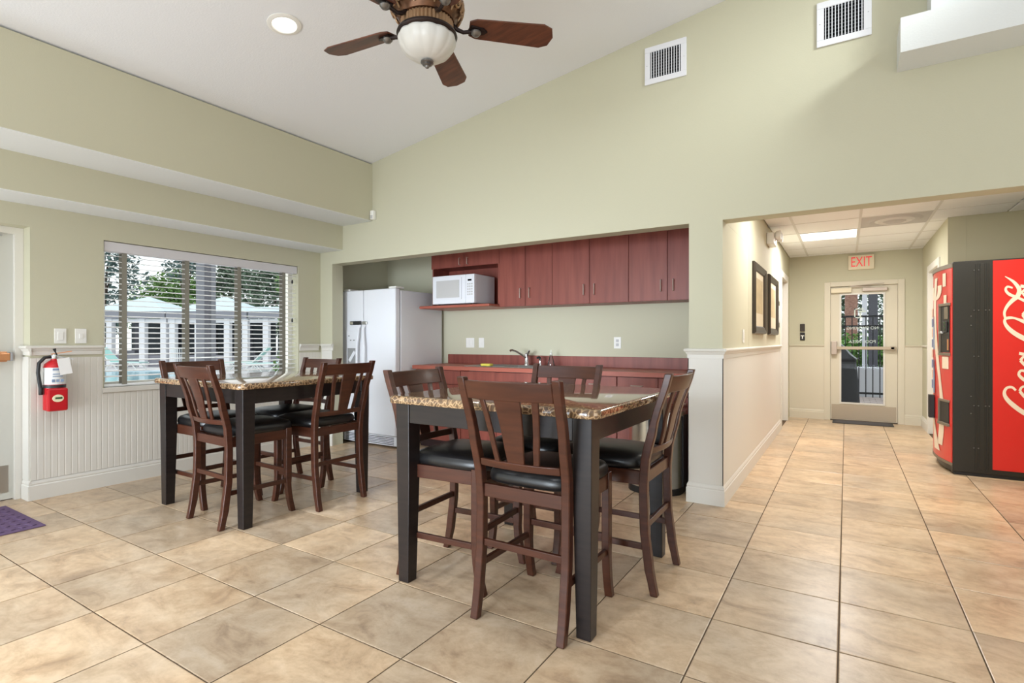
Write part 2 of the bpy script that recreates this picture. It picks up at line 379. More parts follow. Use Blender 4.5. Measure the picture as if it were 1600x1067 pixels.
# left wall with window and door recess
WY0, WY1, WZ0, WZ1 = 1.927, 3.749, 0.79, 2.005
DY0, DY1, DZ = 0.42, 1.463, 2.03
WT = 0.20
m = MB()
m.box(XL - WT, XL, WY1, NB + 0.15, 0, 3.4).box(XL - WT, XL, WY0, WY1, 0, WZ0).box(XL - WT, XL, WY0, WY1, WZ1, 3.4)
m.box(XL - WT, XL, DY1, WY0, 0, 3.4).box(XL - WT, XL, DY0, DY1, DZ, 3.4).box(XL - WT, XL, -0.2, DY0, 0, 3.4).box(XL - WT, XL, YF, -2.4, 0, 3.4).box(XL - WT, XL, -2.4, -0.2, 0, WZ0).box(XL - WT, XL, -2.4, -0.2, WZ1, 3.4)
struct(m, 'wall_left', 'wall_paint', label='sage painted left wall with window and recessed door')
# main (kitchen side) wall: stub, column, header
def wedge(mb, x0, x1, z0, y0, y1, extra=0.06):
    mb.prism([(x0, z0), (x1, z0), (x1, ceil_z(x1) + extra), (x0, ceil_z(x0) + extra)], y0, y1, 'y')
m = MB(); m.box(XL + 0.001, NL, YK, YK + TH, 0, HZ).box(NR, HX0, YK, NB + 0.15, 0, HZ); wedge(m, XL + 0.001, XR, HZ, YK, YK + TH); m.box(0.895, XR, YK, YK + TH, 0, HZ)
struct(m, 'wall_back', 'wall_paint', label='tall sage wall above the kitchen niche and hall opening')
m = MB().box(XL + 0.001, NR - 0.001, NB, NB + 0.14, 0, NZ)
struct(m, 'wall_niche', 'wall_paint', label='sage wall at the back of the kitchen niche')
struct(B(XL + 0.001, NR - 0.001, YK + TH + 0.001, NB + 0.14, NZ + 0.001, NZ + 0.1), 'ceiling_niche', 'ceiling_white', label='low ceiling of the kitchen niche')
# hall walls
LD0, LD1, LDZ = 8.02, 8.92, 2.08
m = MB().box(HX0 - 0.15, HX0, NB + 0.16, LD0, 0, HC + 0.2).box(HX0 - 0.15, HX0, LD0, LD1, LDZ, HC + 0.2).box(HX0 - 0.15, HX0, LD1, HY, 0, HC + 0.2).box(HX0 - 0.15, HX0, YK + TH + 0.001, NB + 0.16, HZ + 0.001, HC + 0.2)
struct(m, 'wall_hall_left', 'wall_paint', label='sage hallway wall with framed pictures')
ED0, ED1, EDZ = -0.235, 0.655, 2.03
m = MB().box(HX0 - 0.15, ED0, HY, HY + 0.15, 0, HC + 0.2).box(ED1, HX1 + 0.15, HY, HY + 0.15, 0, HC + 0.2).box(ED0, ED1, HY, HY + 0.15, EDZ, HC + 0.2)
struct(m, 'wall_hall_end', 'wall_paint', label='sage wall around the glazed exit door')
RD0, RD1, RDZ = 7.72, 8.62, 2.08
m = MB().box(HX1, HX1 + 0.15, VY1, RD0, 0, HC + 0.2).box(HX1, HX1 + 0.15, RD0, RD1, RDZ, HC + 0.2).box(HX1, HX1 + 0.15, RD1, HY - 0.001, 0, HC + 0.2)
struct(m, 'wall_hall_right', 'wall_paint', label='sage hallway wall with doorway near the exit')
struct(B(HX1 + 0.151, VX1, VY1, VY1 + 0.12, 0, HC + 0.2), 'wall_bay_back', 'wall_paint', label='sage wall behind the vending machine')
struct(B(VX1, VX1 + 0.12, YK + TH + 0.001, VY1 + 0.12, 0, HC + 0.2), 'wall_bay_right', 'wall_paint', label='sage wall at the back side of the vending machine')
# soffits
m = MB().box(XL + 0.001, -4.745, YF, YK - 0.001, 2.195, 2.462); so_ = struct(m, 'soffit_lower', 'wall_paint', label='lower stepped soffit above the window'); B(XL + 0.001, -4.7455, YF, YK - 0.001, 2.190, 2.195).build('soffit_lit_underside', 'ledge_white', so_)  # whiter underside sheet: light from below is put into its colour
m = MB().box(XL + 0.001, -4.28, YF, YK - 0.001, 2.4625, 3.06); so_ = struct(m, 'soffit_upper', 'wall_paint', label='upper stepped soffit meeting the vaulted ceiling'); B(-4.7445, -4.2805, YF, YK - 0.001, 2.4575, 2.4624).build('soffit_lit_underside', 'ledge_white', so_)  # this underside also carries bounced light as a whiter colour
# vaulted ceiling (rises to a ridge then falls)
RX = 2.6; rz = ceil_z(RX)
zr = rz - 0.151 * (XR - RX)
m = MB().prism([(XL, ceil_z(XL)), (RX, rz), (XR, zr), (XR, zr + 0.12), (RX, rz + 0.12), (XL, ceil_z(XL) + 0.12)], YF, YK - 0.001, 'y')
struct(m, 'ceiling', 'ceiling_white', label='white textured vaulted ceiling')
# wall behind the camera and right wall, with the windows that light the room
m = MB().box(XL - 0.2, -4.0, YF - 0.15, YF - 0.001, 0, 4.6).box(1.2, XR + 0.15, YF - 0.15, YF - 0.001, 0, 4.6).box(-4.0, 1.2, YF - 0.15, YF - 0.001, 0, 0.5).box(-4.0, 1.2, YF - 0.15, YF - 0.001, 3.0, 4.6)
struct(m, 'wall_front', 'wall_paint', label='sage wall with wide window opposite the kitchen')
m = MB().box(XR + 0.001, XR + 0.15, YF, -2.1, 0, 4.6).box(XR + 0.001, XR + 0.15, 2.7, YK + TH, 0, 4.6).box(XR + 0.001, XR + 0.15, -2.1, 2.7, 0, 0.5).box(XR + 0.001, XR + 0.15, -2.1, 2.7, 3.0, 4.6)
struct(m, 'wall_right', 'wall_paint', label='sage wall with wide window opposite the pool window')
for n_, (a, b_, ax) in {'window_2': (-4.0, 1.2, 'y'), 'window_3': (-2.1, 2.7, 'x')}.items():
    m = MB()
    for k in range(5):
        c = a + 0.03 + (b_ - a - 0.06) * k / 4
        (m.box(c - 0.03, c + 0.03, YF - 0.12, YF - 0.04, 0.5, 3.0) if ax == 'y' else m.box(XR + 0.04, XR + 0.12, c - 0.03, c + 0.03, 0.5, 3.0))
    for z in (0.53, 2.97): (m.box(a, b_, YF - 0.12, YF - 0.04, z - 0.03, z + 0.03) if ax == 'y' else m.box(XR + 0.04, XR + 0.12, a, b_, z - 0.03, z + 0.03))
    struct(m, n_, 'trim_white', label='wide white framed window on the unseen side of the room')

struct(MB().box(XL - 0.16, XL - 0.11, -2.399, -2.35, WZ0 + 0.001, WZ1 - 0.001).box(XL - 0.16, XL - 0.11, -0.25, -0.201, WZ0 + 0.001, WZ1 - 0.001).box(XL - 0.16, XL - 0.11, -2.35, -0.25, WZ0 + 0.001, WZ0 + 0.05).box(XL - 0.16, XL - 0.11, -2.35, -0.25, WZ1 - 0.05, WZ1 - 0.001), 'window_added', 'trim_white', label='added white framed window on the unseen part of the left wall')  # unseen window added to go with the upward soffit lamp
# hallway grid ceiling
hc = struct(MB().box(HX0 - 0.1, HX1 + 0.1, YK + TH + 0.002, HY + 0.1, HC + 0.03, HC + 0.1).box(HX1 + 0.1, VX1 + 0.05, YK + TH + 0.002, VY1 + 0.05, HC + 0.03, HC + 0.1), 'ceiling_hall', 'ceiling_tile', label='suspended grid ceiling of the hallway')
GX = [HX0, -0.495, 0.125, 0.745, 1.365, VX1]; GY = [YK + TH + 0.002] + [6.67 + 0.61 * k for k in range(-4, 5)] + [HY]
for i in range(5):
    for j in range(len(GY) - 1):
        x0, x1, y0, y1 = GX[i], GX[i + 1], GY[j], GY[j + 1]
        if i >= 3 and y0 >= VY1: continue
        if i == 3 and y0 < VY1 < y1: y1 = VY1
        if i == 4 and y1 > VY1: y1 = VY1
        if i == 2 and y0 > VY1: pass
        if i == 1 and (abs(y0 - 7.28) < 0.02 or abs(y0 - 4.84) < 0.02): continue
        if i == 3 and abs(y0 - 4.84) < 0.02: continue
        if i == 2 and abs(y0 - 6.67) < 0.02: continue
        if y1 - y0 < 0.05: continue
        B(x0 + 0.008, x1 - 0.008, y0 + 0.008, y1 - 0.008, HC + 0.002, HC + 0.02).build('ceiling_tile', 'ceiling_tile', hc, bevel=0.003, seg=1)
for i in range(2):   # strip between runner and right wall beyond the bay
    pass
m = MB(); m.box(0.745 + 0.012, HX1, VY1, HY, HC + 0.002, HC + 0.02); m.build('ceiling_tile', 'ceiling_tile', hc)
for x in GX[1:4]:
    B(x - 0.012, x + 0.012, GY[0], HY if x < 0.8 else VY1, HC - 0.002, HC + 0.012).build('ceiling_grid_runner', 'tee_bar', hc)
for y in GY[1:-1]:
    B(HX0, HX1 if y > VY1 else VX1, y - 0.012, y + 0.012, HC - 0.001, HC + 0.011).build('ceiling_grid_tee', 'tee_bar', hc)
for X0, Y0, lb in ((-0.495, 7.28, 'bright square light panel in the hallway ceiling, closest to the exit door'), (-0.495, 4.84, 'added unseen light panel in the hallway ceiling just inside the hall opening'), (0.745, 4.84, 'added unseen light panel in the ceiling over the vending bay')):  # first panel is visible; the other two are added for more light
    X1, Y1 = X0 + 0.62, Y0 + 0.61
    t = thing('ceiling_troffer', lb, 'light', ((X0 + X1) / 2, (Y0 + Y1) / 2, HC), 0, 'hallway ceiling light panels')
    B(X0 + 0.02, X1 - 0.02, Y0 + 0.02, Y1 - 0.02, HC + 0.002, HC + 0.014).build('lens', 'lamp_lens', t)
    MB().box(X0 + 0.012, X1 - 0.012, Y0 + 0.012, Y0 + 0.02, HC - 0.004, HC + 0.012).box(X0 + 0.012, X1 - 0.012, Y1 - 0.02, Y1 - 0.012, HC - 0.004, HC + 0.012).box(X0 + 0.012, X0 + 0.02, Y0 + 0.02, Y1 - 0.02, HC - 0.004, HC + 0.012).box(X1 - 0.02, X1 - 0.012, Y0 + 0.02, Y1 - 0.02, HC - 0.004, HC + 0.012).build('frame', 'tee_bar', t)
t = thing('air_diffuser', 'grey square air diffuser with round cone in the hallway ceiling', 'vent', (0.435, 6.975, HC))
B(0.137, 0.733, 6.682, 7.268, HC + 0.003, HC + 0.014).build('plate', 'diffuser_grey', t)
for k, (r0, z0) in enumerate(((0.25, 0.0), (0.18, -0.008), (0.11, -0.014))):
    MB().lathe([(r0, HC + 0.003 + z0), (r0 - 0.03, HC - 0.012 + z0), (r0 - 0.05, HC - 0.006 + z0)], 28, (0.435, 6.975, 0)).build('cone_ring', 'tee_bar' if k % 2 else 'diffuser_grey', t, smooth=40)

# ---------------------------------------------------------------- trim: wainscot, rails, baseboards
RZ = 1.115
def run(name, p, q, n, material='trim_white', kind='base', label=None, z0=0.0):
    """profile extruded along the wall from p to q, n = outward normal (2d)"""
    prof = {'base': [(0, 0), (0.016, 0), (0.016, 0.105), (0.011, 0.112), (0.013, 0.122), (0.009, 0.135), (0.004, 0.145), (0, 0.147)],
            'rail': [(0, -0.06), (0.010, -0.058), (0.010, -0.030), (0.016, -0.024), (0.020, -0.012), (0.030, -0.006), (0.032, 0.004), (0.026, 0.012), (0, 0.014)],
            'rail2': [(0, -0.02), (0.012, -0.018), (0.020, -0.006), (0.022, 0.004), (0, 0.010)]}[kind]
    m = MB(); m.loft([[(p[0] + n[0] * a, p[1] + n[1] * a, z0 + b_) for a, b_ in prof], [(q[0] + n[0] * a, q[1] + n[1] * a, z0 + b_) for a, b_ in prof]])
    return struct(m, name, material, label=label)
E_ = 0.0008
# beadboard on the left wall
def bead(y0, y1, z0, z1):
    m = MB(); pts = []; y = y0; p = 0.042
    while y < y1 - 0.004:
        e = min(y + p, y1)
        pts += [(y, 0.009), (e - 0.010, 0.009), (e - 0.007, 0.0077), (e - 0.003, 0.0077)] if e - y > 0.015 else [(y, 0.009)]
        y = e
    pts.append((y1, 0.009))
    n = len(pts); v = [(XL + a, y_, z0) for y_, a in pts] + [(XL + a, y_, z1) for y_, a in pts] + [(XL + E_, pts[0][0], z0), (XL + E_, pts[-1][0], z0), (XL + E_, pts[-1][0], z1), (XL + E_, pts[0][0], z1)]
    f = [(k, k + 1, n + k + 1, n + k) for k in range(n - 1)] + [(0, n, 2 * n + 3, 2 * n), (n - 1, 2 * n + 1, 2 * n + 2, 2 * n - 1)] + [tuple(range(n, 2 * n)) + (2 * n + 2, 2 * n + 3)]
    m.add(v, f); return m
m = bead(DY1 + 0.001, WY0 - 0.012, 0.147, RZ - 0.06); b2 = bead(WY0 - 0.012, WY1 + 0.012, 0.147, WZ0 - 0.03); b3 = bead(WY1 + 0.012, YK - 0.001, 0.147, RZ - 0.06)
m.add(b2.v, b2.f); m.add(b3.v, b3.f)
struct(m, 'trim_1', 'trim_white', label='white beadboard wainscot below the pool window')
run('baseboard_left', (XL + E_, DY1 - 0.012), (XL + E_, YK), (1, 0), label='white moulded baseboard under the window')
run('trim_2', (XL + E_, DY1 - 0.010), (XL + E_, WY0 - 0.012), (1, 0), kind='rail', z0=RZ + 0.02, label='white chair rail above the extinguisher')
run('trim_3', (XL + E_, WY1 + 0.012), (XL + E_, YK - 0.03), (1, 0), kind='rail', z0=RZ + 0.02, label='white chair rail between window and corner')
# stub wall
struct(B(XL + 0.03, NL, YK - 0.006, YK - E_, 0.147, RZ - 0.04), 'trim_4', 'trim_white', label='white wainscot on the stub wall by the refrigerator')
run('baseboard_stub', (XL + 0.02, YK - E_), (NL + 0.012, YK - E_), (0, -1)); run('trim_5', (XL + 0.035, YK - E_), (NL + 0.02, YK - E_), (0, -1), kind='rail', z0=RZ + 0.02)
# column
m = MB().box(NR - 0.006, HX0 + 0.006, YK - 0.006, YK - E_, 0.147, RZ - 0.04).box(HX0 + E_, HX0 + 0.006, YK - 0.006, LD0 - 0.09, 0.147, RZ - 0.04).box(NR - 0.006, NR - E_, YK - 0.006, YK + TH, 0.147, RZ - 0.04)
struct(m, 'trim_6', 'trim_white', label='smooth white wainscot wrapping the column into the hallway')
def ring_run(name, pts, nrm, kind, z0, label):
    prof = {'base': [(0, 0), (0.016, 0), (0.016, 0.105), (0.011, 0.112), (0.013, 0.122), (0.009, 0.135), (0.004, 0.145), (0, 0.147)],
            'rail': [(0, -0.06), (0.010, -0.058), (0.010, -0.030), (0.016, -0.024), (0.020, -0.012), (0.030, -0.006), (0.032, 0.004), (0.026, 0.012), (0, 0.014)]}[kind]
    m = MB(); m.loft([[(p[0] + n[0] * (a + E_), p[1] + n[1] * (a + E_), z0 + b_) for a, b_ in prof] for p, n in zip(pts, nrm)])
    return struct(m, name, 'trim_white', label=label)
cp = [(NR, YK + TH), (NR, YK), (HX0, YK), (HX0, LD0 - 0.09)]; cn = [(-1, 0), (-1, -1), (1, -1), (1, 0)]
ring_run('baseboard_column', cp, cn, 'base', 0, 'white moulded baseboard wrapping the column into the hallway')
ring_run('trim_7', cp, cn, 'rail', RZ, 'white chair rail wrapping the column into the hallway')
cp = [(0.895, YK + TH), (0.895, YK), (1.4, YK)]; cn = [(-1, 1), (-1, -1), (0, -1)]
ring_run('baseboard_right', cp, cn, 'base', 0, 'white baseboard at the right jamb of the hall opening')
# hall end wainscot
m = MB().box(HX0 + E_, ED0 - 0.045, HY - 0.006, HY - E_, 0.147, RZ - 0.02).box(ED1 + 0.045, HX1 - E_, HY - 0.006, HY - E_, 0.147, RZ - 0.02)
struct(m, 'trim_8', 'door_paint', label='cream wainscot panels beside the exit door')
for k, (a, b_) in enumerate(((HX0 + 0.002, ED0 - 0.045), (ED1 + 0.045, HX1 - 0.002))):
    run('baseboard_end_%d' % (k + 1), (a, HY - E_), (b_, HY - E_), (0, -1), 'door_paint'); run('trim_%d' % (9 + k), (a, HY - E_), (b_, HY - E_), (0, -1), 'door_paint', 'rail2', z0=RZ)
run('baseboard_hall_right', (HX1 - E_, RD1 + 0.07), (HX1 - E_, HY - 0.02), (-1, 0)); run('baseboard_hall_right_near', (HX1 - E_, VY1), (HX1 - E_, RD0 - 0.07), (-1, 0))
run('trim_11', (HX1 - E_, RD1 + 0.07), (HX1 - E_, HY - 0.03), (-1, 0), kind='rail2', z0=RZ)
# niche left reveal baseboard
run('baseboard_niche', (NL - 0.2, NB - E_), (-5.05, NB - E_), (0, -1))
struct(B(XL + 0.001, NL - 0.001, YK + TH + 0.001, NB - 0.02, 0, 0.001), 'trim_12', 'grout')

# ---------------------------------------------------------------- window 1
win = struct(MB().box(XL - 0.16, XL - 0.11, WY0 + 0.001, WY0 + 0.05, WZ0, WZ1).box(XL - 0.16, XL - 0.11, WY1 - 0.05, WY1 - 0.001, WZ0, WZ1).box(XL - 0.16, XL - 0.11, WY0 + 0.05, WY1 - 0.05, WZ0 + 0.001, WZ0 + 0.05).box(XL - 0.16, XL - 0.11, WY0 + 0.05, WY1 - 0.05, WZ1 - 0.05, WZ1 - 0.001), 'window_1', 'trim_white', label='wide window onto the pool deck')
B(XL - 0.138, XL - 0.132, WY0 + 0.05, WY1 - 0.05, WZ0 + 0.05, WZ1 - 0.05).build('window_pane', 'window_glass', win)
m = MB().box(XL - 0.11, XL + 0.014, WY0 + 0.001, WY1 - 0.001, WZ0 + 0.0005, WZ0 + 0.012).box(XL + 0.0095, XL + 0.022, WY0 - 0.012, WY1 + 0.012, WZ0 - 0.028, WZ0 + 0.012); m.build('window_sill', 'trim_white', win, bevel=0.003)
bl = thing('window_blind', 'white horizontal slat blind with grey cloth tapes in the pool window', 'blind', (XL - 0.055, (WY0 + WY1) / 2, WZ0 + 0.02))
BX = XL - 0.055
B(BX - 0.035, BX + 0.045, WY0 + 0.006, WY1 - 0.006, WZ1 - 0.085, WZ1 - 0.004).build('valance', 'blind_valance', bl, bevel=0.006)
slat_me = None
z = WZ1 - 0.115; k = 0
while z > WZ0 + 0.055:
    if slat_me is None:
        r_ = []
        for y_ in (WY0 + 0.012, WY1 - 0.012):
            r_.append([(BX - 0.025, y_, z + 0.0015), (BX, y_, z + 0.0015), (BX + 0.025, y_, z - 0.0055), (BX + 0.025, y_, z - 0.0015), (BX, y_, z + 0.0048), (BX - 0.025, y_, z + 0.0045)])
        so = MB().loft(r_).build('slat', 'blind_slat', bl); slat_me = so
        so.rotation_euler = (0, 0, 0)
        sz0 = z
    else:
        c = slat_me.copy(); col.objects.link(c); c.parent = bl; c.location = (0, 0, z - sz0)
    z -= 0.0455
B(BX - 0.026, BX + 0.026, WY0 + 0.012, WY1 - 0.012, WZ0 + 0.016, WZ0 + 0.034).build('bottom_rail', 'blind_slat', bl, bevel=0.004)
for ty in (2.085, 2.59, 3.09, 3.59):
    m = MB().box(BX + 0.0275, BX + 0.0285, ty - 0.019, ty + 0.019, WZ0 + 0.03, WZ1 - 0.085).box(BX - 0.0285, BX - 0.0275, ty - 0.019, ty + 0.019, WZ0 + 0.03, WZ1 - 0.085)
    m.build('cloth_tape', 'blind_tape', bl)
for zz in (1.82, 1.40):
    MB().lathe([(0.004, 0.03), (0.009, 0.02), (0.011, 0.0), (0.007, -0.012)], 10, (BX + 0.045, 3.68, zz)).build('cord_tassel', 'black_plastic', bl, smooth=40)
MB().tube([(BX + 0.045, 3.68, 1.93), (BX + 0.045, 3.68, 1.38)], 0.0015, 6).build('pull_cord', 'blind_slat', bl)

# ---------------------------------------------------------------- left recessed door
DX = XL - 0.165
d1 = struct(MB().box(DX - 0.045, DX, DY0 + 0.05, DY1 - 0.05, 0.008, DZ - 0.05), 'door_1', 'door_grey', label='grey flush door with push bar in the left recess')
MB().box(DX - 0.05, XL - 0.13, DY1 - 0.05, DY1 - 0.001, 0, DZ - 0.001).box(DX - 0.05, XL - 0.13, DY0 + 0.001, DY0 + 0.05, 0, DZ - 0.001).box(DX - 0.05, XL - 0.13, DY0 + 0.05, DY1 - 0.05, DZ - 0.05, DZ - 0.001).build('door_frame', 'trim_white', d1)
B(DX + 0.001, DX + 0.004, DY0 + 0.08, DY1 - 0.08, 0.06, 0.26).build('kick_plate', 'steel', d1)
MB().box(DX + 0.03, DX + 0.075, DY0 + 0.1, DY1 - 0.085, 1.04, 1.095).box(DX, DX + 0.03, DY1 - 0.16, DY1 - 0.09, 1.03, 1.105).build('push_bar', 'orange_reflect', d1, bevel=0.006)
B(DX + 0.03, DX + 0.08, DY1 - 0.085, DY1 - 0.07, 1.035, 1.10).build('push_bar_cap', 'grey_plastic', d1, bevel=0.004)
MB().box(DX, DX + 0.05, DY0 + 0.12, DY0 + 0.5, 1.87, 1.94).bar((DX + 0.03, DY0 + 0.4, 1.95), (DX + 0.03, DY1 - 0.12, 1.962), 0.02, 0.012).build('door_closer', 'steel', d1)
# white jamb lining with wainscot return
m = MB().box(XL - 0.125, XL - 0.0005, DY1 - 0.010, DY1 - E_, 0.147, RZ - 0.05); struct(m, 'trim_13', 'trim_white', label='white wainscot return inside the door recess')
run('baseboard_door', (XL - 0.125, DY1 - E_), (XL + 0.014, DY1 - E_), (0, -1)); run('trim_14', (XL - 0.125, DY1 - E_), (XL + 0.03, DY1 - E_), (0, -1), kind='rail', z0=RZ + 0.02)
# purple mat
t = thing('door_mat', 'purple ribbed mat on the floor at the recessed door', 'mat', (-4.72, 0.85, 0))
B(-5.09, -4.342, 0.40, 1.318, 0.001, 0.008).build('base', 'mat_purple', t, bevel=0.003)
m = MB()
for k in range(17):
    for q in range(7):
        u0 = -5.06 + q * 0.098; v0 = 0.43 + k * 0.051
        m.bar((u0 + 0.012, v0 + 0.006, 0.011), (u0 + 0.088, v0 + 0.026, 0.011), 0.022, 0.005)
tag(m.build('ribs', 'mat_purple', t), kind='stuff')

# ---------------------------------------------------------------- fire extinguisher
ex = onX(85, 600, XL + 0.085); EY = ex.y
t = thing('fire_extinguisher', 'red fire extinguisher with paper tag hanging on the wainscot', 'extinguisher', (XL + 0.085, EY, 0.66))
c = (XL + 0.085, EY, 0)
MB().lathe([(0.05, 0.662), (0.066, 0.672), (0.066, 0.985), (0.058, 1.012), (0.035, 1.032), (0.022, 1.04), (0.022, 1.05)], 24, c).build('cylinder', 'red_metal', t, smooth=40)
MB().lathe([(0.0675, 0.86), (0.0675, 0.985)], 24, c, caps=False).build('label_band', 'label_white', t, smooth=60)
m = MB()
for zz, h_ in ((0.965, 0.014), (0.935, 0.006), (0.918, 0.005)):
    m.box(c[0] + 0.064, c[0] + 0.0686, EY - 0.03, EY + 0.03, zz, zz + h_)
for q in (-0.026, 0.0, 0.026): m.box(c[0] + 0.061, c[0] + 0.0686, EY + q - 0.009, EY + q + 0.009, 0.878, 0.898)
m.build('label_print', 'label_blue', t)
MB().lathe([(0.0685, 0.835), (0.0685, 0.856)], 24, c, caps=False).build('strap_band', 'hose_black', t, smooth=60)
B(c[0] + 0.03, c[0] + 0.072, EY - 0.062, EY + 0.062, 0.662, 0.832).build('bracket_shield', 'red_metal', t, bevel=0.012)
em = MB().lathe([(0.001, 0.0), (0.033, 0.0), (0.031, 0.0025), (0.001, 0.0026)], 20); em.v = [(c[0] + 0.072 + z_, EY + x_ * 1.05, 0.757 + y_ * 0.85) for x_, y_, z_ in em.v]
eo = em.build('emblem', 'emblem_cream', t)
MB().box(c[0] + 0.0746, c[0] + 0.0756, EY - 0.018, EY + 0.024, 0.752, 0.766).build('emblem_mark', 'emblem_green', eo)
MB().lathe([(0.02, 1.045), (0.024, 1.05), (0.024, 1.075), (0.016, 1.085)], 14, c).build('valve', 'chrome', t, smooth=40)
m = MB().bar((c[0], EY - 0.02, 1.085), (c[0] + 0.02, EY + 0.10, 1.105), 0.02, 0.006); m.build('lever', 'orange_reflect', t)
m = MB().bar((c[0], EY - 0.01, 1.072), (c[0] + 0.02, EY + 0.11, 1.045), 0.02, 0.006); m.build('handle', 'steel', t)
MB().tube([(c[0], EY - 0.02, 1.065), (c[0] + 0.01, EY - 0.06, 1.06), (c[0] + 0.015, EY - 0.095, 1.02), (c[0] + 0.015, EY - 0.10, 0.95), (c[0] + 0.01, EY - 0.088, 0.86), (c[0] + 0.01, EY - 0.082, 0.82)], 0.012, 10).build('hose', 'hose_black', t, smooth=60)
MB().lathe([(0.011, 0.785), (0.014, 0.79), (0.014, 0.835), (0.011, 0.84)], 12, (c[0] + 0.01, EY - 0.082, 0)).build('nozzle', 'black_plastic', t, smooth=40)
MB().tube([(c[0] + 0.02, EY + 0.01, 1.075), (c[0] + 0.02, EY + 0.0, 1.10), (c[0] + 0.015, EY - 0.005, 1.125)], [0.004, 0.005, 0.012], 8).build('pull_pin', 'black_plastic', t)
m = MB().bar((c[0] + 0.075, EY + 0.028, 1.055), (c[0] + 0.080, EY + 0.048, 0.935), 0.002, 0.075, side=(1, 0, 0)); m.build('paper_tag', 'tag_white', t)
# switch plates
def plate(name, label, cat, pos, axis, w_, h_, kind, group=None):
    t = thing(name, label, cat, pos, 0, group)
    x, y, z = pos
    def bx(u0, u1, z0, z1, d0, d1):
        return B(x + d0, x + d1, y + u0, y + u1, z + z0, z + z1) if axis == 'x+' else (B(x + u0, x + u1, y - d1, y - d0, z + z0, z + z1))
    bx(-w_ / 2, w_ / 2, -h_ / 2, h_ / 2, 0.0005, 0.006).build('plate', 'white_plastic', t, bevel=0.002)
    n = 2 if w_ > 0.1 else 1
    for k in range(n):
        u = (k - (n - 1) / 2) * 0.046
        if kind == 'rocker': bx(u - 0.017, u + 0.017, -0.033, 0.033, 0.006, 0.010).build('rocker', 'white_plastic', t, bevel=0.0015)
        elif kind == 'outlet':
            for q in (-0.02, 0.02): bx(u - 0.015, u + 0.015, q - 0.014, q + 0.014, 0.006, 0.0075).build('socket', 'diffuser_grey', t, bevel=0.001)
        else: bx(u - 0.011, u + 0.011, -0.02, 0.016, 0.006, 0.012).build('toggle', 'white_plastic', t, bevel=0.002)
    return t
p = onX(94, 525, XL); plate('light_switch', 'white rocker light switch closest to the recessed door', 'switch', tuple(p), 'x+', 0.075, 0.115, 'rocker')
p = onX(126, 525, XL); plate('light_switch', 'white light switch between the other switch and the pool window', 'switch', tuple(p), 'x+', 0.075, 0.115, 'toggle')
for px_, w_, kind, lb, nm in ((735, 0.12, 'rocker', 'double white switch plate above the counter beside the refrigerator', 'light_switch'), (752.5, 0.075, 'rocker', 'single white switch plate above the counter near the sink', 'light_switch'), (965, 0.075, 'outlet', 'white power outlet above the counter right of the soap bottle', 'wall_outlet')):
    p = onY(px_, 535.5, NB); plate(nm, lb, 'outlet' if kind == 'outlet' else 'switch', tuple(p), 'y-', w_, 0.115, kind)
p = onX(1161, 525, HX0); plate('light_switch', 'white switch plate on the hallway wall beside the pictures', 'switch', tuple(p), 'x+', 0.075, 0.115, 'rocker')

# motion sensor in the corner
t = thing('motion_sensor', 'small white motion sensor in the corner under the soffit', 'sensor', (-4.24, YK - 0.04, 2.47))
B(-4.272, -4.222, YK - 0.045, YK - 0.001, 2.465, 2.562).build('body', 'white_plastic', t, bevel=0.008)
B(-4.265, -4.229, YK - 0.05, YK - 0.045, 2.475, 2.51).build('lens', 'diffuser_grey', t, bevel=0.002)

# ---------------------------------------------------------------- air vents on the tall wall
def vent(x0, x1, z0, z1, label):
    t = thing('wall_vent', label, 'vent', ((x0 + x1) / 2, YK, z0))
    y = YK - 0.001; b_ = 0.042
    MB().box(x0, x1, y - 0.010, y, z0, z0 + b_).box(x0, x1, y - 0.010, y, z1 - b_, z1).box(x0, x0 + b_, y - 0.010, y, z0 + b_, z1 - b_).box(x1 - b_, x1, y - 0.010, y, z0 + b_, z1 - b_).build('frame', 'vent_white', t, bevel=0.003)
    B(x0 + b_, x1 - b_, y - 0.0015, y - 0.0005, z0 + b_, z1 - b_).build('duct_shade', 'vent_dark', t)  # flat black sheet; the shade inside the duct is put into its colour
    n = 12; s = None
    for k in range(n):
        x = x0 + b_ + (x1 - x0 - 2 * b_) * (k + 0.5) / n
        if s is None: s = B(x - 0.0026, x + 0.0026, y - 0.012, y - 0.003, z0 + b_, z1 - b_).build('louver', 'vent_white', t); xs = x
        else: c = s.copy(); col.objects.link(c); c.parent = t; c.location = (x - xs, 0, 0)
    s = None
    for k in range(9):
        z = z0 + b_ + (z1 - z0 - 2 * b_) * (k + 0.5) / 9
        if s is None: s = B(x0 + b_, x1 - b_, y - 0.0028, y - 0.0016, z - 0.002, z + 0.002).build('rear_louver', 'pole_dark', t); zs = z  # darkened grey stands for the shade behind the front louvers
        else: c = s.copy(); col.objects.link(c); c.parent = t; c.location = (0, 0, z - zs)
    for sx in (x0 + 0.018, x1 - 0.018): MB().lathe([(0.004, 0), (0.003, 0.002)], 8).build('screw', 'steel', t, local=True).location = Vector((sx, y - 0.011, (z0 + z1) / 2)) - t.location
vent(-1.316, -1.002, 3.147, 3.432, 'white louvered wall vent close under the sloping ceiling')
vent(-0.166, 0.134, 3.103, 3.393, 'white louvered wall vent close to the white ledge')
# white ledge box
t = struct(B(0.262, XR - 0.002, 3.768, YK - 0.001, 2.832, 3.03), 'trim_15', 'ledge_white', label='white textured ledge projecting from the tall wall')
struct(MB().prism([(0.41, 3.0305), (XR - 0.002, 3.0305), (XR - 0.002, zr - 0.002), (RX, rz - 0.004), (0.41, ceil_z(0.41) - 0.004)], 3.86, YK - 0.001, 'y'), 'trim_16', 'ledge_white', label='white boxed duct standing on the ledge')
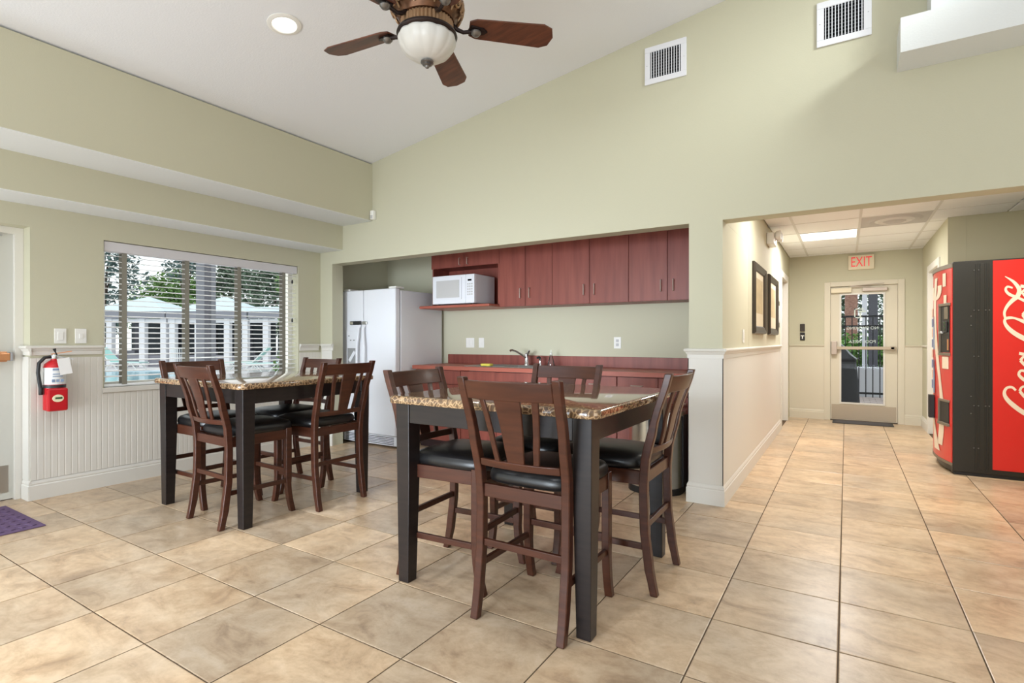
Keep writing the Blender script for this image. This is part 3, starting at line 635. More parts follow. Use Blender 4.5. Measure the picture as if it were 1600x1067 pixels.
# recessed can light
cans = []
cc = Vector((-3.108, 2.169, ceil_z(-3.108)))
t = thing('recessed_light', 'round white recessed ceiling light between the soffit and the fan', 'light', tuple(cc - Vector((0, 0, 0.02))), 0, 'recessed ceiling lights'); can0 = t
m = MB(); m.lathe([(0.105, -0.001), (0.105, -0.006), (0.09, -0.012), (0.078, -0.012), (0.072, -0.002)], 32, (0, 0, 0), caps=False)
sl = math.atan(0.151)
o = m.build('trim_ring', 'white_plastic', t, smooth=40, local=True); o.location = (0, 0, 0.0185); o.rotation_euler = (0, -sl, 0)
o = MB().lathe([(0.077, -0.004), (0.05, -0.0065), (0.01, -0.007)], 28).build('lens', 'can_lens', t, smooth=60, local=True); o.location = (0, 0, 0.0185); o.rotation_euler = (0, -sl, 0)
for (x, y), lb in zip(((-3.108, 0.25), (-1.15, 0.25), (-3.108, -1.7), (-1.15, -1.7)), ('added unseen recessed ceiling light behind the one beside the fan', 'added unseen recessed ceiling light above the open floor', 'added unseen recessed ceiling light near the front window on the soffit side', 'added unseen recessed ceiling light near the middle of the front window')):  # unseen cans added to go with the extra floor lamps
    o = copy_tree(can0); o.location = (x, y, ceil_z(x) - 0.02); o['label'] = lb
# ---------------------------------------------------------------- ceiling fan
FX, FY, FZ = -1.815, 2.085, 2.80
fan = thing('ceiling_fan', 'bronze ceiling fan with wooden blades and fluted white bowl light', 'fan', (FX, FY, FZ))
c = (FX, FY, FZ)
MB().lathe([(0.016, 0.27), (0.016, ceil_z(FX) - FZ - 0.05)], 14, c).build('downrod', 'dark_bronze', fan, smooth=40)
MB().lathe([(0.03, ceil_z(FX) - FZ - 0.09), (0.07, ceil_z(FX) - FZ - 0.03), (0.075, ceil_z(FX) - FZ + 0.01)], 24, c).build('canopy', 'bronze', fan, smooth=40)
mh = MB().lathe([(0.02, 0.28), (0.07, 0.26), (0.11, 0.22), (0.162, 0.18), (0.180, 0.13), (0.179, 0.085), (0.162, 0.045), (0.142, 0.018), (0.138, 0.012)], 48, c).build('motor_housing', 'bronze', fan, smooth=35)
MB().lathe([(0.130, 0.011), (0.134, 0.007), (0.134, -0.040), (0.128, -0.044)], 220, c, flute=-0.06, nf=44).build('fluted_band', 'gilt', fan)
# scroll ornaments round the housing
sc_me = None
for k in range(10):
    a = 2 * PI * k / 10
    m = MB()
    def sp(u, v):  # u across (m), v up (m) on the housing surface
        th = a + u / 0.17; zz = 0.078 + v
        r_ = 0.184 - 9.0 * max(0, -v) ** 2 - 3.0 * max(0, v - 0.02) ** 2
        return (FX + r_ * math.cos(th), FY + r_ * math.sin(th), FZ + zz)
    for sgn in (-1, 1):
        pts = []
        for q in range(22):
            f_ = q / 21; ang = 4.6 * f_ * PI * 0.75; rr = 0.028 * (1 - 0.75 * f_)
            pts.append(sp(sgn * (0.022 - rr * math.cos(ang) * 0.9), -0.01 + rr * math.sin(ang) * 1.3))
        m.tube(pts, 0.006, 6)
    m.tube([sp(0, -0.055), sp(0, 0.0), sp(0, 0.05)], [0.004, 0.009, 0.004], 6)
    m.build('scroll_ornament', 'gilt', mh, smooth=50)
MB().lathe([(0.128, -0.043), (0.150, -0.048), (0.154, -0.060), (0.147, -0.070), (0.140, -0.072)], 48, c).build('light_collar', 'dark_bronze', fan, smooth=40)
MB().lathe([(0.139, -0.068), (0.143, -0.080), (0.140, -0.100), (0.129, -0.126), (0.108, -0.151), (0.080, -0.170), (0.045, -0.182), (0.012, -0.185)], 96, c, flute=0.035, nf=12).build('glass_bowl', 'frosted_glass', fan, smooth=25)
MB().lathe([(0.012, -0.185), (0.032, -0.190), (0.033, -0.198), (0.022, -0.203), (0.024, -0.209), (0.012, -0.215), (0.009, -0.223), (0.002, -0.227)], 24, c).build('finial', 'pewter', fan, smooth=40)
for k in range(5):
    a = math.radians(42.7 + 72 * k); ca, sa = math.cos(a), math.sin(a)
    def W(r_, s_, z_): return (FX + r_ * ca - s_ * sa, FY + r_ * sa + s_ * ca, FZ + z_)
    tl = -math.tan(math.radians(13))
    out = [(0.215, -0.045), (0.25, -0.062), (0.60, -0.076), (0.645, -0.055), (0.662, 0.0), (0.645, 0.055), (0.60, 0.076), (0.25, 0.062), (0.215, 0.045)]
    m = MB().loft([[W(r_, s_, s_ * tl - 0.002) for r_, s_ in out], [W(r_, s_, s_ * tl + 0.006) for r_, s_ in out]])
    bd = m.build('blade', 'blade_wood', fan, bevel=0.002, seg=1)
    m = MB().tube([W(0.13, 0, 0.01), W(0.155, 0, -0.012), W(0.185, 0, -0.022), W(0.215, 0, -0.016), W(0.245, 0, -0.010)], [0.011, 0.011, 0.010, 0.010, 0.014], 8)
    m.loft([[W(r_, s_, s_ * tl - 0.012) for r_, s_ in ((0.225, -0.03), (0.29, -0.018), (0.31, 0), (0.29, 0.018), (0.225, 0.03), (0.21, 0))], [W(r_, s_, s_ * tl - 0.0025) for r_, s_ in ((0.225, -0.03), (0.29, -0.018), (0.31, 0), (0.29, 0.018), (0.225, 0.03), (0.21, 0))]])
    m.build('blade_arm', 'dark_bronze', fan, smooth=40)
    q = W(0.25, 0, -0.012); MB().lathe([(0.026, 0.0), (0.027, -0.008), (0.018, -0.020), (0.004, -0.025)], 14, q).build('arm_medallion', 'pewter', bd, smooth=40)

# ---------------------------------------------------------------- chairs
def post_path(z):   # y of rear post centre at height z
    P = [(0.0, -0.243), (0.12, -0.218), (0.30, -0.196), (0.50, -0.192), (0.62, -0.200), (0.80, -0.243), (1.035, -0.315)]
    for (z0, y0), (z1, y1) in zip(P, P[1:]):
        if z <= z1:
            f_ = (z - z0) / (z1 - z0); f_ = f_ * f_ * (3 - 2 * f_) * 0.35 + f_ * 0.65
            return y0 + (y1 - y0) * f_
    return P[-1][1]
def post_x(z): return 0.205 + 0.018 * max(0, (z - 0.5) / 0.535)
def make_chair():
    t = thing('dining_chair', 'x', 'chair')
    K = dict(local=True)
    for s in (-1, 1):
        rings = []
        for q in range(19):
            z = 1.035 * q / 18; y = post_path(z); x = s * post_x(z)
            wy = 0.020 if 0.1 < z < 0.8 else (0.017 if z >= 0.8 else 0.0175); wx = 0.018
            rings.append([(x - wx, y - wy, z), (x + wx, y - wy, z), (x + wx, y + wy, z), (x - wx, y + wy, z)])
        MB().loft(rings).build('back_leg', 'chair_wood', t, bevel=0.004, smooth=40, **K)
        rings = []
        for q in range(13):
            z = 0.585 * q / 12; y = 0.212 + 0.034 * max(0, 1 - z / 0.20) ** 1.7; x = s * 0.208; wy = 0.021 if z > 0.2 else 0.0175; wx = 0.0185
            rings.append([(x - wx, y - wy, z), (x + wx, y - wy, z), (x + wx, y + wy, z), (x - wx, y + wy, z)])
        MB().loft(rings).build('front_leg', 'chair_wood', t, bevel=0.004, smooth=40, **K)
        B(s * 0.208 - 0.011, s * 0.208 + 0.011, -0.178, 0.192, 0.508, 0.574).build('side_rail', 'chair_wood', t, bevel=0.003, **K)
        B(s * 0.207 - 0.009, s * 0.207 + 0.009, -0.188, 0.198, 0.205, 0.234).build('side_stretcher', 'chair_wood', t, bevel=0.003, **K)
    B(-0.19, 0.19, 0.202, 0.224, 0.508, 0.574).build('front_rail', 'chair_wood', t, bevel=0.003, **K)
    B(-0.188, 0.188, -0.203, -0.181, 0.512, 0.568).build('back_rail', 'chair_wood', t, bevel=0.003, **K)
    B(-0.19, 0.19, 0.205, 0.223, 0.268, 0.298).build('front_stretcher', 'chair_wood', t, bevel=0.003, **K)
    B(-0.188, 0.188, -0.206, -0.188, 0.300, 0.330).build('back_stretcher', 'chair_wood', t, bevel=0.003, **K)
    # cushion
    rings = []; n = 44
    def outline(sc_, z):
        r = []
        for k in range(n):
            a = 2 * PI * k / n; e = 0.42
            cx = math.copysign(abs(math.cos(a)) ** e, math.cos(a)); cy = math.copysign(abs(math.sin(a)) ** e, math.sin(a))
            wx = (0.216 if cy < 0 else 0.228) * sc_; x = cx * wx; y = 0.042 + cy * 0.233 * sc_ * (1.0 + (0.03 * (1 - cx * cx) if cy > 0 else 0))
            if y < -0.165 and abs(x) > 0.17: x = math.copysign(min(abs(x), 0.182), x)
            r.append((x, y, z))
        return r
    for sc_, z in ((0.93, 0.570), (0.985, 0.578), (1.0, 0.594), (0.985, 0.614), (0.94, 0.628), (0.80, 0.640), (0.50, 0.648), (0.15, 0.650)): rings.append(outline(sc_, z))
    MB().loft(rings).build('cushion', 'leather', t, smooth=60, **K)
    # back: crest rail, lower rail, three slats curved backwards
    def curve(x, z, off=0.0):
        return post_path(z) - 0.030 * (1 - (x / 0.215) ** 2) + off
    def panel(name, x0t, x1t, x0b, x1b, zt, zb, th, nx=9, nz=5):
        rings = []
        for q in range(nz):
            f_ = q / (nz - 1); z = zb + (zt - zb) * f_; a0 = x0b + (x0t - x0b) * f_; a1 = x1b + (x1t - x1b) * f_
            fr = [(a0 + (a1 - a0) * k / (nx - 1)) for k in range(nx)]
            rings.append([(x, curve(x, z, th / 2), z) for x in fr] + [(x, curve(x, z, -th / 2), z) for x in reversed(fr)])
        return MB().loft(rings).build(name, 'chair_wood', t, bevel=0.003, seg=2, smooth=40, **K)
    panel('crest_rail', -0.204, 0.204, -0.202, 0.202, 1.022, 0.945, 0.022)
    panel('lower_back_rail', -0.190, 0.190, -0.190, 0.190, 0.684, 0.652, 0.020, nz=2)
    panel('splat', -0.062, 0.062, -0.040, 0.040, 0.948, 0.682, 0.012)
    for s in (-1, 1): panel('back_slat', s * 0.125 - 0.014, s * 0.125 + 0.014, s * 0.093 - 0.013, s * 0.093 + 0.013, 0.948, 0.682, 0.012, nx=3)
    return t
ch0 = make_chair(); ch0['group'] = 'counter-height chairs at the marble tables'
near, far = 'marble table by the kitchen column', 'marble table by the pool window'
chairs = [
    (-1.14, 2.10, 0, 'dark wood chair at the near marble table, back to the room, facing the counter'),
    (-1.69, 2.222, -86, 'dark wood chair at the near marble table, on its refrigerator side'),
    (-1.515, 2.772, 180, 'dark wood chair at the near marble table, on its side facing the counter and sink'),
    (-1.00, 2.655, 91, 'dark wood chair at the near marble table, on its side by the white column'),
    (-3.50, 2.115, -3, 'dark wood chair at the window-side marble table, back turned to the open room'),
    (-3.345, 2.635, 91, 'dark wood chair at the window-side marble table, on its side toward the other table'),
    (-4.05, 2.235, -90, 'dark wood chair at the window-side marble table, backed against the window wall'),
    (-3.92, 2.795, 180, 'dark wood chair at the window-side marble table, with its back to the refrigerator')]
for i, (x, y, a, lb) in enumerate(chairs):
    o = ch0 if i == 0 else copy_tree(ch0)
    o.location = (x, y, 0.0005); o.rotation_euler = (0, 0, math.radians(a)); o['label'] = lb

# ---------------------------------------------------------------- tables
def make_table():
    t = thing('counter_table', 'x', 'table', group='square counter tables with marble tops'); K = dict(local=True)
    for sx in (-1, 1):
        for sy in (-1, 1):
            x1, y1 = sx * 0.521, sy * 0.521
            rings = []
            for z, w_ in ((0, 0.062), (0.5, 0.078), (0.878, 0.084)):
                xo = sx * (0.512 + 0.009 * z / 0.878); yo = sy * (0.512 + 0.009 * z / 0.878); xi = xo - sx * w_; yi = yo - sy * w_
                rings.append([(xo, yo, z), (xi, yo, z), (xi, yi, z), (xo, yi, z)])
            MB().loft(rings).build('leg', 'table_wood', t, bevel=0.003, **K)
    for s in (-1, 1):
        B(-0.436, 0.436, s * 0.505 - 0.0105, s * 0.505 + 0.0105, 0.785, 0.878).build('apron', 'table_wood', t, bevel=0.002, **K)
        B(s * 0.505 - 0.0105, s * 0.505 + 0.0105, -0.436, 0.436, 0.785, 0.878).build('apron', 'table_wood', t, bevel=0.002, **K)
    h_ = 0.556; r0 = 0.05; n = 6
    ol = []
    for cx, cy, a0 in ((h_ - r0, h_ - r0, 0), (-h_ + r0, h_ - r0, 90), (-h_ + r0, -h_ + r0, 180), (h_ - r0, -h_ + r0, 270)):
        for k in range(n + 1): a = math.radians(a0 + 90 * k / n); ol.append((cx + r0 * math.cos(a), cy + r0 * math.sin(a)))
    sc_ = lambda e, z: [(x * (1 - e / h_), y * (1 - e / h_), z) for x, y in ol]
    MB().loft([sc_(0.010, 0.879), sc_(0.002, 0.882), sc_(0.0, 0.890), sc_(0.0, 0.906), sc_(0.004, 0.914), sc_(0.011, 0.917)]).build('top', 'marble', t, smooth=40, **K)
    return t
tb = make_table(); tb.location = (-1.362, 2.452, 0); tb['label'] = 'square marble-topped counter table with dark legs beside the kitchen column'
t2 = copy_tree(tb); t2.location = (-3.705, 2.452, 0); t2['label'] = 'square marble-topped counter table with dark legs beside the pool window'

# ---------------------------------------------------------------- refrigerator
rf = thing('refrigerator', 'white side-by-side refrigerator with ice dispenser in the niche', 'refrigerator', (-4.6, 4.68, 0))
fx0, fx1, fy0, fyb = -5.035, -4.165, 4.262, 5.06
B(fx0, fx1, fy0 + 0.085, fyb, 0.02, 1.745).build('body', 'white_appliance', rf, bevel=0.01)
xs = -4.667
dl = MB().box(fx0, xs - 0.004, fy0, fy0 + 0.075, 0.135, 1.762).build('freezer_door', 'white_appliance', rf, bevel=0.014, seg=3)
dr = MB().box(xs + 0.004, fx1, fy0, fy0 + 0.075, 0.135, 1.762).build('fridge_door', 'white_appliance', rf, bevel=0.014, seg=3)
for s, dd in ((-1, dl), (1, dr)):
    x = xs + s * 0.045
    MB().tube([(x - s * 0.012, fy0 - 0.004, 1.36), (x - s * 0.008, fy0 - 0.030, 1.33), (x - s * 0.006, fy0 - 0.034, 1.25), (x + s * 0.014, fy0 - 0.040, 1.12), (x + s * 0.012, fy0 - 0.040, 0.80), (x - s * 0.004, fy0 - 0.034, 0.62), (x - s * 0.006, fy0 - 0.004, 0.58)], 0.015, 10).build('handle', 'white_appliance', dd, smooth=60)
MB().box(fx0 + 0.10, xs - 0.07, fy0 - 0.006, fy0 + 0.001, 0.87, 1.30).build('dispenser_bezel', 'white_appliance', dl, bevel=0.006)
MB().box(fx0 + 0.12, xs - 0.09, fy0 - 0.0075, fy0 - 0.004, 0.90, 1.10).build('dispenser_recess', 'grey_plastic', dl, bevel=0.002)
for k, (u, z) in enumerate(((0.13, 1.235), (0.16, 1.185), (0.215, 1.185))): MB().box(fx0 + u, fx0 + u + 0.022, fy0 - 0.0085, fy0 - 0.005, z, z + 0.012).build('dispenser_button', 'grey_plastic', dl)
MB().bar((fx0 + 0.16, fy0 - 0.012, 0.95), (fx0 + 0.25, fy0 - 0.012, 1.06), 0.012, 0.04).build('dispenser_lever', 'white_appliance', dl)
# door lock strap
m = MB().box(xs - 0.20, xs - 0.02, fy0 - 0.02, fy0 - 0.001, 1.365, 1.41); m.build('door_lock', 'black_plastic', rf, bevel=0.008)
MB().box(xs - 0.19, xs - 0.14, fy0 - 0.025, fy0 - 0.02, 1.372, 1.404).build('lock_button', 'chrome', rf, bevel=0.002)
MB().box(xs + 0.0, xs + 0.075, fy0 - 0.018, fy0 - 0.001, 1.37, 1.405).build('lock_catch', 'steel', rf, bevel=0.006)
for xx in (fx0 + 0.02, fx1 - 0.12): MB().box(xx, xx + 0.11, fy0 + 0.02, fy0 + 0.15, 1.7625, 1.785).build('hinge_cover', 'white_plastic', rf, bevel=0.006)
gr = B(fx0 + 0.01, fx1 - 0.01, fy0 + 0.03, fy0 + 0.08, 0.022, 0.128).build('toe_grille', 'white_appliance', rf, bevel=0.004)
for k in range(5): B(fx0 + 0.05, fx1 - 0.05, fy0 + 0.0285, fy0 + 0.031, 0.036 + k * 0.018, 0.043 + k * 0.018).build('grille_slot', 'vent_dark', gr)
for xx in (fx0 + 0.06, fx1 - 0.1): MB().lathe([(0.02, 0.001), (0.02, 0.021)], 12, (xx, fy0 + 0.12, 0)).build('foot', 'black_plastic', rf)

# ---------------------------------------------------------------- kitchen cabinets
UY = 4.77; CX0, CX1 = -4.09, NR - 0.003
def pull(parent, x, y, z, vertical=True, L=0.10):
    h_ = L / 2
    if vertical: pts = [(x, y, z - h_), (x, y - 0.026, z - h_), (x, y - 0.026, z + h_), (x, y, z + h_)]
    else: pts = [(x - h_, y, z), (x - h_, y - 0.026, z), (x + h_, y - 0.026, z), (x + h_, y, z)]
    MB().tube(pts, 0.0048, 8).build('handle', 'brushed_nickel', parent, smooth=60)
UZ0, UZ1 = 1.545, 2.28
splits = [CX0, -3.614, -3.144, -2.82, -2.505, -2.101, -1.71, -1.35, CX1]
labs = ['cherry wall cabinet with small doors above the white microwave', 'narrow cherry wall cabinet next to the microwave', 'cherry wall cabinet above the soap bottle, between two other cabinets', 'cherry wall cabinet against the white column']
for u in range(4):
    x0, xm, x1 = splits[2 * u], splits[2 * u + 1], splits[2 * u + 2]
    t = thing('wall_cabinet', labs[u], 'cabinet', ((x0 + x1) / 2, 4.93, UZ0), group='cherry wall cabinets over the counter')
    if u == 0:
        m = MB().box(x0, x1 - 0.001, UY + 0.022, NB - 0.001, 2.02, UZ1).box(x0, x0 + 0.018, UY + 0.022, NB - 0.001, UZ0 + 0.03, 2.02).box(x1 - 0.019, x1 - 0.001, UY + 0.004, NB - 0.001, UZ0 + 0.03, 2.02).box(x0 + 0.018, x1 - 0.019, NB - 0.02, NB - 0.001, UZ0 + 0.03, 2.02)
        m.build('body', 'cherry', t)
        m = MB().box(x0 - 0.02, x1 - 0.001, UY - 0.19, NB - 0.001, UZ0, UZ0 + 0.03); so = m.build('shelf', 'cherry_top', t, bevel=0.012, seg=3)
        zb = 2.012
    else:
        B(x0, x1 - 0.001, UY + 0.022, NB - 0.001, UZ0, UZ1).build('body', 'cherry', t); zb = UZ0 + 0.002
    for a, b_, s in ((x0, xm, 1), (xm, x1, -1)):
        d = B(a + 0.002, b_ - 0.002, UY, UY + 0.019, zb, UZ1 - 0.004).build('door', 'cherry', t, bevel=0.0015, seg=1)
        hx = (b_ - 0.055) if s == 1 else (a + 0.055)
        pull(d, hx, UY, 2.072 if u == 0 else 1.68, L=0.075 if u == 0 else 0.10)
# microwave
mx0, mx1, my0, my1, mz0 = -3.925, -3.35, 4.60, 4.99, UZ0 + 0.036
mw = thing('microwave', 'white microwave oven on the open shelf under the small cabinet doors', 'microwave', ((mx0 + mx1) / 2, 4.8, mz0))
B(mx0, mx1, my0 + 0.03, my1, mz0 + 0.008, mz0 + 0.318).build('case', 'white_appliance', mw, bevel=0.006)
fd = B(mx0, mx1 - 0.115, my0, my0 + 0.029, mz0 + 0.008, mz0 + 0.318).build('door', 'white_appliance', mw, bevel=0.006)
B(mx0 + 0.055, mx1 - 0.20, my0 - 0.002, my0 + 0.001, mz0 + 0.075, mz0 + 0.265).build('door_window', 'diffuser_grey', fd, bevel=0.001)
cpn = B(mx1 - 0.113, mx1, my0, my0 + 0.029, mz0 + 0.008, mz0 + 0.318).build('control_panel', 'white_appliance', mw, bevel=0.006)
B(mx1 - 0.085, mx1 - 0.035, my0 - 0.001, my0 + 0.001, mz0 + 0.245, mz0 + 0.265).build('display', 'vent_dark', cpn)
for r_ in range(5):
    for q in range(3): B(mx1 - 0.092 + q * 0.026, mx1 - 0.074 + q * 0.026, my0 - 0.0012, my0 + 0.001, mz0 + 0.205 - r_ * 0.028, mz0 + 0.221 - r_ * 0.028).build('button', 'diffuser_grey', cpn)
B(mx1 - 0.19, mx1 - 0.165, my0 - 0.012, my0 - 0.001, mz0 + 0.05, mz0 + 0.29).build('door_handle', 'white_appliance', fd, bevel=0.004)
for xx in (mx0 + 0.05, mx1 - 0.08):
    for yy in (my0 + 0.06, my1 - 0.06): MB().lathe([(0.012, 0), (0.012, 0.009)], 10, (xx, yy, mz0)).build('foot', 'black_plastic', mw)
# base cabinets
BY = 4.50; TK = 0.10
bs = [(CX0, -3.458), (-3.454, -2.55), (-2.546, -1.722), (-1.718, CX1)]
bl_ = ['cherry base cabinet next to the refrigerator', 'cherry sink base cabinet with two doors', 'cherry base cabinet with two drawers over doors beside the sink', 'cherry base cabinet with drawers behind the steel bin']
for u, (x0, x1) in enumerate(bs):
    t = thing('base_cabinet', bl_[u], 'cabinet', ((x0 + x1) / 2, 4.8, 0), group='cherry base cabinets under the counter')
    B(x0, x1, BY + 0.022, NB - 0.003, TK, 0.75 if u == 1 else 0.872).build('body', 'cherry', t)
    B(x0, x1, BY + 0.09, BY + 0.11, 0.001, TK).build('toe_kick', 'dark_gap', t)
    w_ = (x1 - x0)
    if u == 0: cells = [(x0, x1, 0.112, 0.715, 'door'), (x0, x1, 0.722, 0.866, 'drawer')]
    elif u == 1: cells = [(x0, x0 + w_ / 2, 0.112, 0.715, 'door'), (x0 + w_ / 2, x1, 0.112, 0.715, 'door'), (x0, x1, 0.722, 0.866, 'false_front')]
    elif u == 2: cells = [(x0, x0 + w_ / 2, 0.112, 0.715, 'door'), (x0 + w_ / 2, x1, 0.112, 0.715, 'door'), (x0, x0 + w_ / 2, 0.722, 0.866, 'drawer'), (x0 + w_ / 2, x1, 0.722, 0.866, 'drawer')]
    else: cells = [(x0, x0 + w_ / 2, 0.112, 0.715, 'door'), (x0 + w_ / 2, x1, 0.112, 0.640, 'drawer'), (x0 + w_ / 2, x1, 0.647, 0.715, 'drawer'), (x0, x0 + w_ / 2, 0.722, 0.866, 'drawer'), (x0 + w_ / 2, x1, 0.722, 0.866, 'drawer')]
    for k, (a, b_, z0, z1, nm) in enumerate(cells):
        d = B(a + 0.002, b_ - 0.002, BY, BY + 0.019, z0, z1).build(nm, 'cherry', t, bevel=0.0015, seg=1)
        if nm == 'drawer' and u != 0: pull(d, (a + b_) / 2, BY, min(z1 - 0.05, (z0 + z1) / 2), False)
        elif nm == 'door': pull(d, b_ - 0.05 if k == 0 else a + 0.05, BY, 0.63)
# countertop with sink cut-out
SX0, SX1, SY0, SY1 = -3.42, -2.62, 4.56, 4.99
t = thing('countertop', 'cherry laminate countertop with backsplash along the niche', 'countertop', (-2.5, 4.78, 0.873))
m = MB(); x0, x1 = CX0 - 0.02, CX1
m.box(x0, SX0, 4.47, NB - 0.003, 0.874, 0.914).box(SX1, x1, 4.47, NB - 0.003, 0.874, 0.914).box(SX0, SX1, 4.47, SY0, 0.874, 0.914).box(SX0, SX1, SY1, NB - 0.003, 0.874, 0.914)
m.build('worktop', 'cherry_top', t)
B(CX0, x1, NB - 0.022, NB - 0.003, 0.9145, 1.024).build('backsplash', 'cherry', t, bevel=0.002)
B(x1 - 0.02, x1, 4.50, NB - 0.022, 0.9145, 1.024).build('side_splash', 'cherry', t, bevel=0.002)
t = thing('sink', 'stainless double bowl sink set into the counter', 'sink', (-3.02, 4.775, 0.8))
m = MB()
def frame(m, a0, a1, b0, b1, i0, i1, j0, j1, z0, z1):
    m.box(a0, i0, b0, b1, z0, z1).box(i1, a1, b0, b1, z0, z1).box(i0, i1, b0, j0, z0, z1).box(i0, i1, j1, b1, z0, z1)
frame(m, SX0 - 0.02, SX1 + 0.02, SY0 - 0.02, SY1 + 0.02, SX0 + 0.02, SX1 - 0.02, SY0 + 0.02, SY1 - 0.06, 0.9145, 0.921); m.box(-3.03, -3.01, SY0 + 0.02, SY1 - 0.06, 0.9145, 0.921); m.build('rim', 'steel', t, bevel=0.002)
for a, b_ in ((SX0 + 0.02, -3.03), (-3.01, SX1 - 0.02)):
    m = MB(); m.box(a, a + 0.004, SY0 + 0.02, SY1 - 0.06, 0.76, 0.914).box(b_ - 0.004, b_, SY0 + 0.02, SY1 - 0.06, 0.76, 0.914).box(a, b_, SY0 + 0.02, SY0 + 0.024, 0.76, 0.914).box(a, b_, SY1 - 0.064, SY1 - 0.06, 0.76, 0.914).box(a, b_, SY0 + 0.02, SY1 - 0.06, 0.756, 0.76); m.build('bowl', 'steel', t)
fp = onY(823, 565, 4.965); fxx = fp.x
t = thing('faucet', 'chrome single lever faucet behind the sink', 'faucet', (fxx, 4.965, 0.921))
MB().lathe([(0.03, 0.9215), (0.03, 0.93), (0.022, 0.94), (0.021, 1.02), (0.024, 1.035), (0.018, 1.05)], 18, (fxx, 4.965, 0)).build('base', 'chrome', t, smooth=40)
MB().tube([(fxx, 4.955, 1.0), (fxx - 0.03, 4.92, 1.035), (fxx - 0.075, 4.86, 1.075), (fxx - 0.10, 4.83, 1.085), (fxx - 0.115, 4.81, 1.078)], [0.013, 0.012, 0.011, 0.011, 0.012], 10).build('spout', 'chrome', t, smooth=60)
MB().tube([(fxx + 0.005, 4.96, 1.03), (fxx + 0.03, 4.95, 1.06), (fxx + 0.045, 4.945, 1.085)], [0.016, 0.014, 0.010], 10).build('lever', 'chrome', t, smooth=60)
x = onY(844, 565, 4.965).x
t = thing('sprayer', 'small chrome side sprayer between faucet and soap bottle', 'sprayer', (x, 4.965, 0.9145))
MB().lathe([(0.022, 0.915), (0.02, 0.93), (0.013, 0.95), (0.014, 0.99), (0.018, 1.0)], 14, (x, 4.965, 0)).build('stem', 'chrome', t, smooth=40)
MB().tube([(x, 4.965, 0.995), (x - 0.01, 4.955, 1.01), (x - 0.028, 4.94, 1.0)], [0.016, 0.015, 0.011], 10).build('head', 'black_plastic', t, smooth=60)
x = onY(861, 565, 4.93).x
t = thing('soap_bottle', 'clear flared soap bottle standing on the counter', 'bottle', (x, 4.93, 0.9145))
MB().lathe([(0.042, 0.915), (0.044, 0.92), (0.030, 0.97), (0.017, 1.02), (0.013, 1.04)], 20, (x, 4.93, 0)).build('body', 'clear_plastic', t, smooth=60)
MB().lathe([(0.013, 1.041), (0.013, 1.055), (0.004, 1.06), (0.004, 1.09)], 12, (x, 4.93, 0)).build('cap', 'white_plastic', t, smooth=40)
p = onZ(784, 570, 0.93)
t = B(-3.24, -3.12, SY0 - 0.005, SY0 + 0.035 + 0.03, 0.922, 0.947).build('sponge', 'sponge', None, bevel=0.008); tag(t, 'yellow-green sponge lying on the sink edge', 'sponge')

# ---------------------------------------------------------------- steel bin
bc = (-1.285, 4.20)
t = thing('trash_bin', 'semi-round brushed steel pedal bin with black base by the column', 'bin', (bc[0], bc[1], 0))
def dshape(w_, d_, z, n=20):
    r = [(bc[0] - w_, bc[1] + d_ * 0.9, z), (bc[0] - w_, bc[1], z)]
    for k in range(1, n): a = PI + PI * k / n; r.append((bc[0] + w_ * math.cos(a), bc[1] + d_ * 0.92 * math.sin(a), z))
    r += [(bc[0] + w_, bc[1], z), (bc[0] + w_, bc[1] + d_ * 0.9, z)]
    return r
MB().loft([dshape(0.212, 0.182, 0.001), dshape(0.212, 0.182, 0.045), dshape(0.207, 0.177, 0.05)]).build('base', 'black_plastic', t, smooth=40)
MB().loft([dshape(0.205, 0.175, 0.05), dshape(0.205, 0.175, 0.60)]).build('body', 'bin_steel', t, smooth=40)
MB().loft([dshape(0.209, 0.179, 0.602), dshape(0.209, 0.179, 0.635), dshape(0.19, 0.16, 0.648), dshape(0.10, 0.08, 0.652)]).build('lid', 'bin_steel', t, smooth=40)
B(bc[0] + 0.207, bc[0] + 0.214, bc[1] + 0.02, bc[1] + 0.16, 0.05, 0.60).build('hinge_strip', 'black_plastic', t)
B(bc[0] - 0.06, bc[0] + 0.06, bc[1] - 0.215, bc[1] - 0.16, 0.012, 0.028).build('pedal', 'steel', t, bevel=0.005)

# ---------------------------------------------------------------- exit door and its hardware
d = struct(MB().box(ED0 + 0.035, -0.085, HY + 0.03, HY + 0.075, 0.012, EDZ - 0.04).box(0.475, ED1 - 0.035, HY + 0.03, HY + 0.075, 0.012, EDZ - 0.04).box(-0.085, 0.475, HY + 0.03, HY + 0.075, 0.012, 0.25).box(-0.085, 0.475, HY + 0.03, HY + 0.075, 1.885, EDZ - 0.04), 'door_2', 'door_paint', label='cream exit door with tall glass pane and push bar')
MB().box(ED0 - 0.045, ED0 + 0.033, HY - 0.015, HY + 0.12, 0, EDZ + 0.03).box(ED1 - 0.033, ED1 + 0.045, HY - 0.015, HY + 0.12, 0, EDZ + 0.03).box(ED0 + 0.033, ED1 - 0.033, HY - 0.015, HY + 0.12, EDZ - 0.038, EDZ + 0.03).build('door_frame', 'door_paint', d, bevel=0.003)
pg = B(-0.085, 0.475, HY + 0.048, HY + 0.054, 0.25, 1.885).build('door_pane', 'window_glass', d)
MB().box(-0.085, -0.062, HY + 0.018, HY + 0.030, 0.25, 1.885).box(0.452, 0.475, HY + 0.018, HY + 0.030, 0.25, 1.885).box(-0.062, 0.452, HY + 0.018, HY + 0.030, 0.25, 0.273).box(-0.062, 0.452, HY + 0.018, HY + 0.030, 1.862, 1.885).build('pane_bead', 'trim_white', d)
B(ED0 + 0.05, ED1 - 0.05, HY + 0.026, HY + 0.030, 0.02, 0.235).build('kick_plate', 'kick_steel', d)
